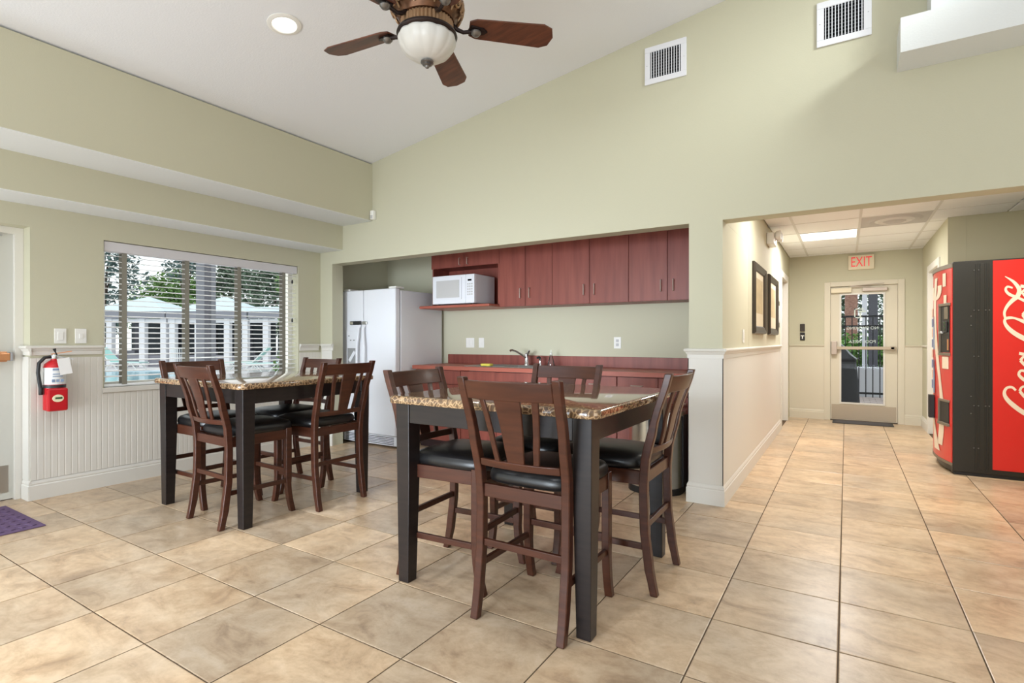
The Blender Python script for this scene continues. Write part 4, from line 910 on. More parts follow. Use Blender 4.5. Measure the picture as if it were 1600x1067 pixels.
MB().box(ED0 + 0.10, ED1 - 0.07, HY - 0.045, HY - 0.015, 1.055, 1.10).box(ED1 - 0.12, ED1 - 0.06, HY - 0.045, HY + 0.030, 1.05, 1.105).build('push_bar', 'kick_steel', d, bevel=0.006)
B(ED0 + 0.045, ED0 + 0.12, HY - 0.05, HY + 0.030, 0.98, 1.18).build('latch_case', 'brushed_nickel', d, bevel=0.008)
B(ED0 + 0.04, ED0 + 0.30, HY - 0.03, HY + 0.028, 1.895, 1.965).build('alarm_box', 'exit_plate', d, bevel=0.005)
B(0.20, 0.50, HY - 0.03, HY + 0.028, 1.905, 1.955).build('door_closer', 'brushed_nickel', d, bevel=0.005)
MB().bar((0.30, HY - 0.02, 1.965), (0.05, HY - 0.06, 1.985), 0.018, 0.008).bar((0.05, HY - 0.06, 1.988), (0.46, HY - 0.02, 2.012), 0.018, 0.008).build('closer_arm', 'brushed_nickel', d)
def text(body, size, loc, rot, material, parent=None, name='lettering', extrude=0.0005, align='CENTER', sx=1.0):
    cu = bpy.data.curves.new(name, 'FONT'); cu.body = body; cu.size = size; cu.extrude = extrude; cu.align_x = align; cu.align_y = 'CENTER'
    to = bpy.data.objects.new(name, cu); col.objects.link(to)
    bpy.context.view_layer.update()
    dg = bpy.context.evaluated_depsgraph_get(); me = bpy.data.meshes.new_from_object(to.evaluated_get(dg)); bpy.data.objects.remove(to)
    for v in me.vertices: v.co.x *= sx
    me.materials.clear(); me.materials.append(MATS[material])
    o = bpy.data.objects.new(name, me); col.objects.link(o)
    o.rotation_euler = rot
    if parent is not None: o.parent = parent; o.location = Vector(loc) - wloc(parent)
    else: o.location = loc
    return o
# mirrored notice on the outside of the pane
for s_, z_, x_ in (('NO SMOKING', 1.37, 0.20), ('IN', 1.27, 0.20), ('POOL AREA', 1.17, 0.20)):
    text(s_, 0.062, (x_, HY + 0.0555, z_), (PI / 2, 0, PI), 'decal_white', d, 'notice_lettering', 0.0002)
MB().box(0.10, 0.115, HY + 0.0545, HY + 0.0555, 1.52, 1.66).box(0.10, 0.22, HY + 0.0545, HY + 0.0555, 1.645, 1.66).box(0.10, 0.20, HY + 0.0545, HY + 0.0555, 1.52, 1.535).box(0.165, 0.185, HY + 0.0545, HY + 0.0555, 1.54, 1.60).box(0.16, 0.245, HY + 0.0545, HY + 0.0555, 1.605, 1.628).build('notice_symbol', 'decal_white', d)
# EXIT sign
p = onY(1345.5, 410.5, HY)
t = thing('exit_sign', 'cream exit sign with red letters above the glazed door', 'sign', (p.x, HY - 0.02, 2.22))
B(p.x - 0.16, p.x + 0.16, HY - 0.035, HY - 0.001, 2.225, 2.435).build('plate', 'exit_plate', t, bevel=0.006)
text('EXIT', 0.205, (p.x, HY - 0.0358, 2.33), (PI / 2, 0, 0), 'exit_red', t, 'lettering', 0.0006, sx=0.62)
# keypads
t = thing('card_reader', 'dark card reader on the wall beside the exit door', 'reader', (-0.569, HY - 0.01, 1.33))
B(-0.602, -0.536, HY - 0.022, HY - 0.001, 1.33, 1.445).build('case', 'reader_dark', t, bevel=0.006); B(-0.585, -0.553, HY - 0.024, HY - 0.022, 1.37, 1.425).build('face', 'picture_frame', t)
t = thing('door_release_button', 'black door release plate with white symbol below the card reader', 'button', (-0.569, HY - 0.01, 1.2))
B(-0.602, -0.536, HY - 0.014, HY - 0.001, 1.19, 1.312).build('plate', 'black_plastic', t, bevel=0.004); MB().box(-0.592, -0.546, HY - 0.017, HY - 0.014, 1.255, 1.268).box(-0.575, -0.563, HY - 0.017, HY - 0.014, 1.215, 1.255).build('symbol', 'white_plastic', t)
# hall mats
t = thing('floor_mat', 'grey floor mat in front of the exit door', 'mat', (0.19, 9.17, 0))
B(-0.17, 0.56, 8.98, 9.31, 0.001, 0.008).build('rim', 'mat_rim', t, bevel=0.003); B(-0.13, 0.52, 9.01, 9.28, 0.008, 0.011).build('pile', 'mat_grey', t)
# pictures
def picture(y0, y1, z0, z1, label):
    t = thing('framed_picture', label, 'picture', (HX0, (y0 + y1) / 2, z0)); x = HX0 + 0.001; b_ = 0.075
    prof = [(0.0, 0.0), (0.0, 0.018), (0.012, 0.034), (0.03, 0.030), (b_ - 0.01, 0.018), (b_, 0.008), (b_, 0.0)]
    cor = [(y0, z0, 1, 1), (y1, z0, -1, 1), (y1, z1, -1, -1), (y0, z1, 1, -1)]
    MB().loft([[(x + h_, cy + sy * a, cz + sz * a) for a, h_ in prof] for cy, cz, sy, sz in cor], closed=True).build('frame', 'picture_frame', t, bevel=0.0)
    B(x, x + 0.006, y0 + b_ - 0.004, y1 - b_ + 0.004, z0 + b_ - 0.004, z1 - b_ + 0.004).build('mat_board', 'picture_mat', t)
    B(x + 0.006, x + 0.0075, y0 + b_ + 0.07, y1 - b_ - 0.07, z0 + b_ + 0.13, z1 - b_ - 0.06).build('print', 'picture_print', t)
picture(5.45, 6.27, 1.255, 1.935, 'dark framed picture closest to the column on the hallway wall')
picture(6.60, 7.44, 1.255, 1.935, 'dark framed picture closest to the hallway side door')
t = thing('room_sign', 'narrow grey sign plate beside the hallway side door', 'sign', (HX0, 7.75, 1.36))
B(HX0 + 0.001, HX0 + 0.008, 7.66, 7.83, 1.36, 1.70).build('plate', 'picture_frame', t, bevel=0.001); B(HX0 + 0.008, HX0 + 0.010, 7.69, 7.80, 1.42, 1.64).build('face', 'diffuser_grey', t)
# emergency light
p = onX(1200, 375, HX0)
t = thing('emergency_light', 'white twin-head emergency light high on the hallway wall', 'light', (HX0, p.y, p.z - 0.06))
B(HX0 + 0.001, HX0 + 0.075, p.y - 0.15, p.y + 0.15, p.z - 0.07, p.z + 0.06).build('case', 'white_plastic', t, bevel=0.012)
for s in (-1, 1):
    m = MB().lathe([(0.02, 0.0), (0.045, 0.02), (0.05, 0.06), (0.047, 0.065)], 16); m.v = [(HX0 + 0.075 + z_, p.y + s * 0.09 + x_, p.z + 0.03 + y_) for x_, y_, z_ in m.v]; hd = m.build('lamp_head', 'white_plastic', t, smooth=40)
    m = MB().lathe([(0.042, 0.0655), (0.02, 0.0675)], 16); m.v = [(HX0 + 0.075 + z_, p.y + s * 0.09 + x_, p.z + 0.03 + y_) for x_, y_, z_ in m.v]; m.build('lens', 'diffuser_grey', hd, smooth=40)
# side doors in the hall
for nm, X, sgn, y0, y1, zt, lb in (('door_3', HX0, -1, LD0, LD1, LDZ, 'cream side door in the hallway past the pictures'), ('door_4', HX1, 1, RD0, RD1, RDZ, 'cream side door in the hallway behind the vending machine')):
    dd = struct(B(X + sgn * 0.06, X + sgn * 0.105, y0 + 0.03, y1 - 0.03, 0.01, zt - 0.03), nm, 'door_paint', label=lb)
    MB().box(X - sgn * 0.018, X + sgn * 0.14, y0 - 0.055, y0 + 0.028, 0, zt + 0.055).box(X - sgn * 0.018, X + sgn * 0.14, y1 - 0.028, y1 + 0.055, 0, zt + 0.055).box(X - sgn * 0.018, X + sgn * 0.14, y0 + 0.028, y1 - 0.028, zt - 0.028, zt + 0.055).build('door_frame', 'trim_white', dd, bevel=0.003)
    MB().tube([(X + sgn * 0.06, y0 + 0.10, 1.0), (X + sgn * 0.01, y0 + 0.10, 1.0), (X + sgn * 0.005, y0 + 0.20, 1.0)], 0.010, 8).build('door_handle', 'brushed_nickel', dd, smooth=60)

# ---------------------------------------------------------------- vending machine
vy0, vy1, vx0, vx1, vz1 = 6.092, 7.06, 0.727, 1.72, 1.885
vm = thing('vending_machine', 'red and black drink vending machine with white script lettering in the hallway bay', 'vending machine', ((vx0 + vx1) / 2, (vy0 + vy1) / 2, 0))
B(vx0 + 0.075, vx1, vy0, vy1, 0.03, vz1).build('cabinet', 'vend_black', vm, bevel=0.006)
B(vx0 + 0.09, vx1 - 0.02, vy0 + 0.015, vy1 - 0.015, 0.001, 0.03).build('base', 'black_plastic', vm)
sp_ = B(1.069, vx1 - 0.004, vy0 - 0.004, vy0 - 0.0005, 0.075, vz1 - 0.012).build('side_panel', 'vend_red', vm)
# ribs and rivets on the black side strip
for x, w_ in ((0.955, 0.012), (0.985, 0.03), (1.03, 0.012)): B(x, x + w_, vy0 - 0.006, vy0 - 0.0005, 0.06, vz1 - 0.03).build('side_rib', 'vend_black', vm, bevel=0.002)
for x, zs in ((0.945, (1.80, 1.45, 1.05, 0.62, 0.25)), (0.975, (1.80, 1.45, 1.05, 0.62, 0.25)), (1.022, (1.45, 0.62)), (1.046, (1.45, 0.62)), (0.925, (1.32, 1.40, 0.70, 0.55))):
    for z in zs:
        m = MB().lathe([(0.006, 0), (0.004, 0.003)], 8); m.v = [(x + a, vy0 - 0.0065 - c_, z + b_) for a, b_, c_ in m.v]; m.build('rivet', 'pewter', vm)
# curved front door: profile in y, bulging to -x
def fpt(f_, z, off=0.0):   # f_ 0..1 from near edge to far edge
    y = vy0 + 0.012 + (vy1 - vy0 - 0.024) * f_
    bul = 0.105 * (1 - (2 * f_ - 1) ** 2)
    return (0.796 - bul * 0.66 - off, y, z)
nn = 25
ring = lambda z, o_=0.0: [fpt(k / (nn - 1), z, o_) for k in range(nn)] + [(vx0 + 0.0745, vy1 - 0.012, z), (vx0 + 0.0745, vy0 + 0.012, z)]
fr = MB().loft([ring(0.10), ring(vz1 - 0.05)]).build('front_door', 'vend_red', vm, smooth=40)
MB().loft([ring(vz1 - 0.05, 0.006), ring(vz1 - 0.012, 0.006)]).build('top_trim', 'vend_grey', vm, smooth=40)
MB().loft([ring(0.075, 0.004), ring(0.10, 0.004)]).build('bottom_trim', 'vend_grey', vm, smooth=40)
MB().loft([[(p_[0] + 0.03, p_[1], p_[2]) for p_ in ring(0.012)[:nn]] + [(vx0 + 0.0745, vy1 - 0.012, 0.012), (vx0 + 0.0745, vy0 + 0.012, 0.012)], [(p_[0] + 0.03, p_[1], p_[2]) for p_ in ring(0.074)[:nn]] + [(vx0 + 0.0745, vy1 - 0.012, 0.074), (vx0 + 0.0745, vy0 + 0.012, 0.074)]]).build('front_plinth', 'vend_black', vm, smooth=40)
def patch(name, material, cen, wid, off=0.003, parent=fr):
    """ribbon on the curved front: cen list of (f,z), wid half-width in f"""
    v = []; f = []
    for k, (f0, z) in enumerate(cen):
        h_ = wid[k]
        for q in range(5): v.append(fpt(f0 - h_ + 2 * h_ * q / 4, z, off))
    n = len(cen)
    for k in range(n - 1):
        for q in range(4): f.append((k * 5 + q, k * 5 + q + 1, k * 5 + q + 6, k * 5 + q + 5))
    m = MB(); m.add(v, f); vb = [(p_[0] + 0.002, p_[1], p_[2]) for p_ in v]; k0 = len(v)
    m.add(vb, [tuple(reversed(q)) for q in f])
    return m.build(name, material, parent)
# white wave ribbon sweeping down the front
cen = []; wid = []
for k in range(25):
    u = k / 24; z = 1.78 - 1.56 * u
    cen.append((0.33 + 0.13 * math.sin(u * 5.2 + 0.5), z)); wid.append(0.035 + 0.035 * abs(math.sin(u * 4.0 + 0.6)))
patch('white_wave', 'vend_cream', cen, wid)
cen = [(0.42 + 0.16 * math.cos(a), 1.67 + 0.10 * math.sin(a)) for a in [PI * (0.9 + 1.2 * k / 10) for k in range(11)]]; patch('white_curl', 'vend_cream', cen, [0.06] * 11, 0.004)
cen = [(0.62, 0.16 + 0.05 * k) for k in range(8)]; patch('lower_swoosh', 'vend_cream', [(0.35 + 0.03 * k, z) for k, (f_, z) in enumerate(cen)], [0.10 - 0.008 * k for k in range(8)], 0.004)
for k in range(2): patch('bottle_picture', 'label_blue', [(0.50, 1.42 - 0.42 * k - 0.04 * q) for q in range(9)], [0.02, 0.022, 0.03, 0.045, 0.05, 0.05, 0.045, 0.05, 0.045], 0.0045)
patch('price_label', 'vend_cream', [(0.14, 1.80), (0.14, 1.68)], [0.035, 0.035], 0.0045); patch('notice_label', 'vend_cream', [(0.12, 1.60), (0.12, 1.50)], [0.03, 0.03], 0.0045)
# coin panel (recess framed in grey), with slots and buttons
def fbox(name, f0, f1, z0, z1, o0, o1, material, parent, bevel=0.003):
    a = [fpt(f0, z0, o0), fpt(f1, z0, o0), fpt(f1, z1, o0), fpt(f0, z1, o0)]; b_ = [fpt(f0, z0, o1), fpt(f1, z0, o1), fpt(f1, z1, o1), fpt(f0, z1, o1)]
    return MB().loft([a, b_]).build(name, material, parent, bevel=bevel)
cpn = fbox('coin_panel', 0.03, 0.22, 1.08, 1.50, 0.001, 0.006, 'black_plastic', vm)
fbox('panel_frame_top', 0.02, 0.24, 1.50, 1.525, 0.0, 0.02, 'vend_grey', vm); fbox('panel_frame_bottom', 0.02, 0.24, 1.05, 1.075, 0.0, 0.02, 'vend_grey', vm); fbox('panel_frame_side', 0.225, 0.24, 1.075, 1.50, 0.0, 0.018, 'vend_grey', vm)
fbox('display', 0.05, 0.12, 1.38, 1.49, 0.006, 0.012, 'vend_grey', cpn); fbox('bill_slot', 0.06, 0.15, 1.26, 1.36, 0.006, 0.016, 'black_plastic', cpn)
for k in range(3): fbox('lit_button', 0.09, 0.105, 1.28 + 0.03 * k, 1.295 + 0.03 * k, 0.016, 0.019, 'emblem_green', cpn, 0)
fbox('return_lever', 0.15, 0.20, 1.25, 1.27, 0.006, 0.03, 'steel', cpn); fbox('card_label', 0.04, 0.065, 1.10, 1.20, 0.006, 0.009, 'orange_reflect', cpn)
fbox('coin_return', 0.05, 0.17, 0.93, 1.04, 0.001, 0.010, 'vend_cream', vm)
for k in range(8): fbox('selection_button', 0.60, 0.72, 1.42 - 0.10 * k, 1.50 - 0.10 * k, 0.002, 0.012, 'label_blue' if k % 2 else 'vend_cream', fr)
bn = fbox('delivery_bin', 0.04, 0.24, 0.44, 0.63, 0.001, 0.006, 'black_plastic', vm)
fbox('bin_frame_top', 0.03, 0.26, 0.63, 0.65, 0.0, 0.016, 'vend_grey', bn); fbox('bin_lip', 0.03, 0.26, 0.415, 0.44, 0.0, 0.022, 'vend_grey', bn); fbox('bin_side', 0.245, 0.26, 0.44, 0.63, 0.0, 0.016, 'vend_grey', bn)
fbox('door_lock', 0.46, 0.56, 0.44, 0.66, 0.002, 0.045, 'black_plastic', vm)
# white script lettering running up the side panel
def smoothp(pts, n=7):
    P = [Vector((a, b_)) for a, b_, *_ in pts]; W_ = [p_[2] if len(p_) > 2 else 2.4 for p_ in pts]; out = []
    for i in range(len(P) - 1):
        p0, p1, p2, p3 = P[max(i - 1, 0)], P[i], P[i + 1], P[min(i + 2, len(P) - 1)]
        for k in range(n):
            t_ = k / n
            q = 0.5 * ((2 * p1) + (-p0 + p2) * t_ + (2 * p0 - 5 * p1 + 4 * p2 - p3) * t_ ** 2 + (-p0 + 3 * p1 - 3 * p2 + p3) * t_ ** 3)
            out.append((q, W_[i] * (1 - t_) + W_[i + 1] * t_))
    out.append((P[-1], W_[-1])); return out
strokes = [
    [(1587, 610, 2.2), (1581, 605, 2.4), (1573, 606, 2.6), (1569, 613, 3.2), (1572, 622, 4), (1583, 633, 4.6), (1600, 645, 4.6), (1618, 652, 4), (1634, 649, 3), (1641, 638, 2), (1637, 629, 1.6)],
    [(1593, 611, 3), (1598, 604, 2), (1614, 606, 2), (1627, 616, 3), (1621, 624, 3), (1604, 622, 3), (1593, 611, 3)],
    [(1604, 581, 2.4), (1595, 579, 2.4), (1592, 586, 3), (1603, 595, 3.4), (1622, 601, 3), (1634, 593, 2)],
    [(1594, 563, 3), (1602, 556, 2), (1619, 560, 2), (1631, 570, 3), (1624, 578, 3), (1606, 574, 3), (1594, 563, 3)],
    [(1592, 552, 3), (1612, 556, 3), (1634, 561, 2.4), (1640, 554, 1.6)],
    [(1613, 546, 2.4), (1610, 534, 2.4)],
    [(1604, 502, 2), (1592, 499, 2), (1578, 496, 2.2), (1570, 499, 2.6), (1571, 507, 3.4), (1580, 517, 4.4), (1596, 527, 4.8), (1614, 534, 4.4), (1632, 533, 3), (1641, 522, 2), (1637, 513, 1.6)],
    [(1571, 499, 2.4), (1569, 489, 2.6), (1573, 479, 3.2), (1581, 470, 4), (1590, 462, 4.6), (1592, 452, 4.4), (1585, 442, 3.2), (1577, 436, 1.8), (1570, 432, 0.6)],
    [(1582, 450, 1.6), (1574, 448, 2.0), (1571, 453, 2.6), (1577, 460, 3.0), (1592, 466, 2.6), (1608, 474, 2.8), (1626, 483, 3), (1638, 479, 2)],
    [(1572, 498, 2), (1584, 497, 2), (1598, 503, 2.2), (1614, 511, 2.6), (1630, 518, 2.6)],
    [(1597, 492, 2.4), (1604, 486, 2), (1619, 490, 2.2), (1630, 499, 3), (1622, 506, 3), (1606, 502, 3), (1597, 492, 2.4)],
    [(1596, 457, 2), (1604, 451, 2), (1620, 455, 2), (1631, 464, 3), (1624, 471, 3), (1607, 467, 3), (1596, 457, 2)],
    [(1594, 447, 3), (1614, 450, 3), (1634, 455, 2.4), (1641, 447, 1.4)]]
for si, st in enumerate(strokes):
    sp2 = smoothp(st); v = []; f = []
    for k, (q, w_) in enumerate(sp2):
        a = sp2[max(k - 1, 0)][0]; b_ = sp2[min(k + 1, len(sp2) - 1)][0]; tn = (b_ - a).normalized() if (b_ - a).length > 1e-6 else Vector((1, 0)); nr = Vector((-tn.y, tn.x))
        for s in (-1, 1):
            pq = q + nr * s * w_ * 0.8; P3 = onY(pq.x, pq.y, vy0); v.append((P3.x, vy0 - 0.0048 - 0.0004 * si - 4e-6 * k, P3.z))
    for k in range(len(sp2) - 1): f.append((2 * k, 2 * k + 1, 2 * k + 3, 2 * k + 2))
    me_ = MB(); me_.add(v, f); me_.build('script_stroke', 'vend_cream', sp_)

# ---------------------------------------------------------------- outside: pool deck seen through the window
ROT = -YAW
def leaf_cloud(n, blobs, size, seed):
    rnd = random.Random(seed); v = []; f = []
    tot = sum(b_[3] ** 2 for b_ in blobs)
    for (cx, cy, cz, r_, sq) in blobs:
        for _ in range(int(n * r_ * r_ / tot)):
            while True:
                d = Vector((rnd.uniform(-1, 1), rnd.uniform(-1, 1), rnd.uniform(-1, 1)))
                if 0.05 < d.length < 1: break
            d = d * (0.55 + 0.45 * rnd.random()) / max(d.length, 0.35) if rnd.random() < 0.6 else d
            p_ = Vector((cx + d.x * r_, cy + d.y * r_, cz + d.z * r_ * sq)); s = size * rnd.uniform(0.6, 1.3)
            u = Vector((rnd.uniform(-1, 1), rnd.uniform(-1, 1), rnd.uniform(-0.7, 0.7))).normalized(); w_ = u.cross(Vector((rnd.uniform(-1, 1), rnd.uniform(-1, 1), 1))).normalized()
            k = len(v); v += [p_ - u * s, p_ + w_ * s * 0.45, p_ + u * s, p_ - w_ * s * 0.45]; f.append((k, k + 1, k + 2, k + 3))
    m = MB(); m.add(v, f); return m
struct(B(-75, XL - 0.21, -10, 60, -0.2, -0.05), 'ground_pool_deck', 'deck', label='pale pool deck outside the window')
struct(B(-12, 20, HY + 0.16, 45, -0.2, -0.06), 'ground_path', 'grout', label='ground outside the exit door')
def local_frame(px, depth):   # point on the ground under pixel column px at depth
    p = atD(px, 533.5, depth); return Vector((p.x, p.y, -0.05))
# pool
pc = [local_frame(-40, 15.2), local_frame(330, 15.2), local_frame(330, 21.6), local_frame(-40, 21.6)]
pl = thing('swimming_pool', 'blue swimming pool with pale coping outside the window', 'pool', tuple(sum(pc, Vector()) / 4))
MB().loft([[(p_.x, p_.y, -0.049) for p_ in pc], [(p_.x, p_.y, -0.032) for p_ in pc]]).build('water', 'pool_water', pl)
for a, b_ in zip(pc, pc[1:] + pc[:1]): MB().bar((a.x, a.y, -0.02), (b_.x, b_.y, -0.02), 0.35, 0.055).build('coping', 'cabana_white', pl)
# cabanas
def cabana(pxl, pxr, depth, peak, label, cols, group='cabanas beyond the pool'):
    c_ = local_frame((pxl + pxr) / 2, depth); w_ = (pxr - pxl) / FPX * depth / 2
    t = thing('cabana', label, 'cabana', tuple(c_), ROT, group); K = dict(local=True)
    ez = 2.62
    if peak: MB().loft([[(-w_, 0, ez), (w_, 0, ez), (w_, 3.4, ez), (-w_, 3.4, ez)], [(-0.05, 1.65, 3.42), (0.05, 1.65, 3.42), (0.05, 1.75, 3.42), (-0.05, 1.75, 3.42)]]).build('roof', 'cabana_roof', t, **K)
    else: MB().loft([[(-w_, 0, ez), (w_, 0, ez), (w_, 3.4, ez), (-w_, 3.4, ez)], [(-w_ + 0.1, 0.3, ez + 0.22), (w_ - 0.1, 0.3, ez + 0.22), (w_ - 0.1, 3.1, ez + 0.22), (-w_ + 0.1, 3.1, ez + 0.22)]]).build('roof', 'cabana_roof', t, **K)
    B(-w_, w_, 0.0, 0.12, 2.28, ez).build('fascia', 'cabana_fascia', t, **K)
    B(-w_, w_, 0.14, 0.22, 2.08, 2.26).build('beam', 'cabana_white', t, **K)
    B(-w_ + 0.02, w_ - 0.02, 3.1, 3.2, 0, 2.2).build('back_wall', 'cabana_dark', t, **K)
    B(-w_ + 0.1, w_ - 0.1, 0.35, 0.5, 0.0, 0.55).build('low_wall', 'cabana_fascia', t, **K)
    for x in cols: B(x * w_ - 0.13, x * w_ + 0.13, 0.1, 0.36, 0, 2.3).build('column', 'cabana_white', t, **K)
    for x in (-0.5, 0.5): B(x * w_ - 0.3, x * w_ + 0.3, 1.6, 2.2, 0, 0.75).build('bench', 'cabana_fascia', t, **K)
    for x in (-0.75, -0.25, 0.25, 0.75): B(x * w_ - 0.2, x * w_ + 0.2, 3.0, 3.09, 0.3, 2.1).build('back_panel', 'cabana_dark' if x in (-0.25, 0.75) else 'pole_dark', t, **K)
cabana(131, 257, 25, True, 'white roofed cabana beyond the pool, farthest from the loungers', (-0.9, -0.42, 0.4, 0.93))
cabana(259, 385, 25, True, 'white roofed cabana beyond the pool, half hidden by the grey porch post', (-0.88, -0.25, 0.48, 0.93))
cabana(388, 514, 25, False, 'flat roofed white cabana beyond the pool behind the loungers', (-0.6, 0.0, 0.6))
# sun loungers
lg = thing('sun_lounger', 'x', 'lounger', (0, 0, 0), 0, 'mint loungers by the cabanas'); K = dict(local=True)
for s in (-0.3, 0.3): MB().tube([(-0.95, s, 0.30), (0.25, s, 0.32), (0.85, s, 0.92)], 0.025, 6).build('side_rail', 'lounger_white', lg, **K)
for x in (-0.7, 0.1):
    for s in (-0.3, 0.3): MB().tube([(x - 0.15, s, 0.0), (x + 0.12, s, 0.31), (x + 0.38, s, 0.0)], 0.022, 6).build('leg', 'lounger_white', lg, **K)
MB().loft([[(-0.93, -0.28, 0.315), (-0.93, 0.28, 0.315), (-0.93, 0.28, 0.335), (-0.93, -0.28, 0.335)], [(0.25, -0.28, 0.335), (0.25, 0.28, 0.335), (0.25, 0.28, 0.355), (0.25, -0.28, 0.355)], [(0.84, -0.28, 0.93), (0.84, 0.28, 0.93), (0.82, 0.28, 0.95), (0.82, -0.28, 0.95)]]).build('sling', 'lounger_mint', lg, **K)
for i, px in enumerate((190, 388, 426, 464)):
    o = lg if i == 0 else copy_tree(lg); p = local_frame(px, 22.6 if i == 0 else 21.6 + 1.0 * (i % 2)); o.location = p; o.rotation_euler = (0, 0, ROT + (PI if i == 0 else 0.12))
    o['label'] = ('mint lounger at the pool edge, apart from the row of three', 'mint lounger in the row of three, closest to the grey porch post', 'mint lounger in the middle of the row of three', 'mint lounger in the row of three, closest to the pale porch post')[i]
# white pool gate
p = local_frame(276, 22.3)
t = thing('pool_railing', 'short white railing standing at the far pool edge', 'railing', tuple(p), ROT)
for k in range(6): MB().tube([(-0.22 + 0.088 * k, 0, 0), (-0.22 + 0.088 * k, 0, 0.92)], 0.014, 6).build('bar', 'lounger_white', t, local=True)
for z in (0.1, 0.92): B(-0.25, 0.25, -0.02, 0.02, z, z + 0.03).build('rail', 'lounger_white', t, local=True)
# porch posts
for px, w_, mt, lb in ((322, 0.225, 'post_grey', 'grey square porch post outside the middle of the pool window'), (447, 0.12, 'pole_white', 'pale porch post outside the window edge nearest the corner')):
    p = local_frame(px, 9.2); t = thing('porch_post', lb, 'post', tuple(p), ROT)
    B(-w_ / 2, w_ / 2, -w_ / 2, w_ / 2, 0.0, 3.4).build('shaft', mt, t, local=True, bevel=0.01); B(-w_ / 2 - 0.02, w_ / 2 + 0.02, -w_ / 2 - 0.02, w_ / 2 + 0.02, 0, 0.25).build('plinth', mt, t, local=True)
    if w_ > 0.2: B(w_ / 2 - 0.07, w_ / 2 + 0.012, -w_ / 2 - 0.012, -w_ / 2 + 0.05, 0.25, 3.4).build('corner_board', 'pole_dark', t, local=True)
# trees behind the cabanas
def tree(px, depth, blobs, n, size, mt, label, seed, th=0.18, group='trees behind the cabanas'):
    p = local_frame(px, depth); t = thing('tree', label, 'tree', tuple(p), ROT, group)
    zt = max(b_[2] for b_ in blobs)
    MB().tube([(0, 0, 0), (0.1, 0.1, zt * 0.4), (-0.05, 0, zt * 0.8)], [th, th * 0.8, th * 0.4], 8).build('trunk', 'bark', t, local=True)
    for b_ in blobs[:4]: MB().tube([(0.05, 0.05, zt * 0.35), (b_[0] * 0.6, b_[1] * 0.6, b_[2] * 0.8), (b_[0], b_[1], b_[2])], [th * 0.5, th * 0.3, th * 0.15], 6).build('branch', 'bark', t, local=True)
    tag(leaf_cloud(n, blobs, size, seed).build('foliage', mt, t, local=True), kind='stuff')
def grow(px, depth, k, blobs, *a, **kw):
    tree(px, depth, [(x * k, y * k, z * k - 0.2, r_ * k, q) for x, y, z, r_, q in blobs], *a, **kw)
grow(158, 32, 0.97, [(-1.0, 0, 3.6, 2.1, 0.8), (0.3, 0.3, 5.4, 2.2, 0.8), (-2.0, 0, 5.6, 2.1, 0.9), (0.6, 0, 7.2, 1.8, 0.8), (-0.5, 0, 2.6, 1.8, 0.7)], 3600, 0.17, 'leaf_blue', 'sparse blue-green tree behind the cabana farthest from the loungers', 1)
grow(272, 48, 1.4, [(0, 0, 3.2, 2.6, 0.85), (-1.6, 0, 2.8, 1.7, 0.8), (1.4, 0, 3.4, 2.2, 0.8), (0.3, 0, 4.3, 1.7, 0.8)], 8000, 0.2, 'leaf_green', 'dense bright green tree between the two peaked cabanas', 2)
grow(290, 31, 1.0, [(-0.4, 0, 5.6, 0.9, 0.8), (0.4, 0, 6.2, 1.0, 0.8), (-0.2, 0, 6.6, 0.8, 0.6)], 700, 0.15, 'leaf_blue', 'thin high branched tree above the bright green one', 3, 0.1)
grow(360, 38, 1.1, [(0, 0, 4.0, 1.9, 0.9), (-0.8, 0, 5.6, 1.5, 0.9), (0.9, 0, 5.8, 1.7, 0.9), (0.4, 0, 2.6, 2.0, 0.7)], 6000, 0.17, 'leaf_dark', 'dark leafy tree behind the cabana with the grey post', 4)
grow(440, 32, 0.97, [(0, 0, 3.6, 2.1, 0.9), (1.0, 0, 5.4, 2.0, 0.9), (-1.0, 0, 5.6, 1.8, 0.9), (0.4, 0, 7.0, 1.6, 0.7)], 6000, 0.16, 'leaf_dark', 'dark leafy tree behind the flat roofed cabana', 5)
p = local_frame(466, 11.5); t = thing('shrub', 'tall green shrub outside the window edge nearest the corner', 'shrub', tuple(p), ROT)
tag(leaf_cloud(2600, [(0, 0, 0.6, 0.5, 1.2), (0.1, 0, 1.5, 0.5, 1.2), (0, 0, 2.4, 0.45, 1.2)], 0.06, 9).build('foliage', 'leaf_green', t, local=True), kind='stuff'); MB().tube([(0, 0, 0), (0, 0, 2.2)], 0.04, 6).build('stem', 'bark', t, local=True)

# ---------------------------------------------------------------- outside the exit door
pv = struct(B(-2.2, 2.6, HY + 0.16, 13.6, -0.06, -0.018), 'floor_patio', 'grout', label='brick paver patio outside the exit door')
po = None
for j in range(20):
    for i in range(9):
        x = -0.62 + i * 0.205 + (0.1 if j % 2 else 0); y = HY + 0.17 + j * 0.205
        if po is None: po = B(x, x + 0.198, y, y + 0.198, -0.018, -0.004).build('paver', 'paver', pv, bevel=0.004, seg=1); p0 = (x, y)
        else: c = po.copy(); col.objects.link(c); c.parent = pv; c.location = (x - p0[0], y - p0[1], 0)
YFN = 13.0
fn = thing('metal_fence', 'black metal picket fence outside the exit door', 'fence', (0.4, YFN, 0))
for z in (0.10, 1.46, 1.66): B(-1.6, 2.6, YFN - 0.018, YFN + 0.018, z, z + 0.04).build('rail', 'fence_black', fn)
pk = None
for k in range(34):
    x = -1.55 + k * 0.118
    if pk is None: pk = B(x - 0.009, x + 0.009, YFN - 0.009, YFN + 0.009, 0.04, 1.66).build('picket', 'fence_black', fn); pk0 = x
    else: c = pk.copy(); col.objects.link(c); c.parent = fn; c.location = (x - pk0, 0, 0)
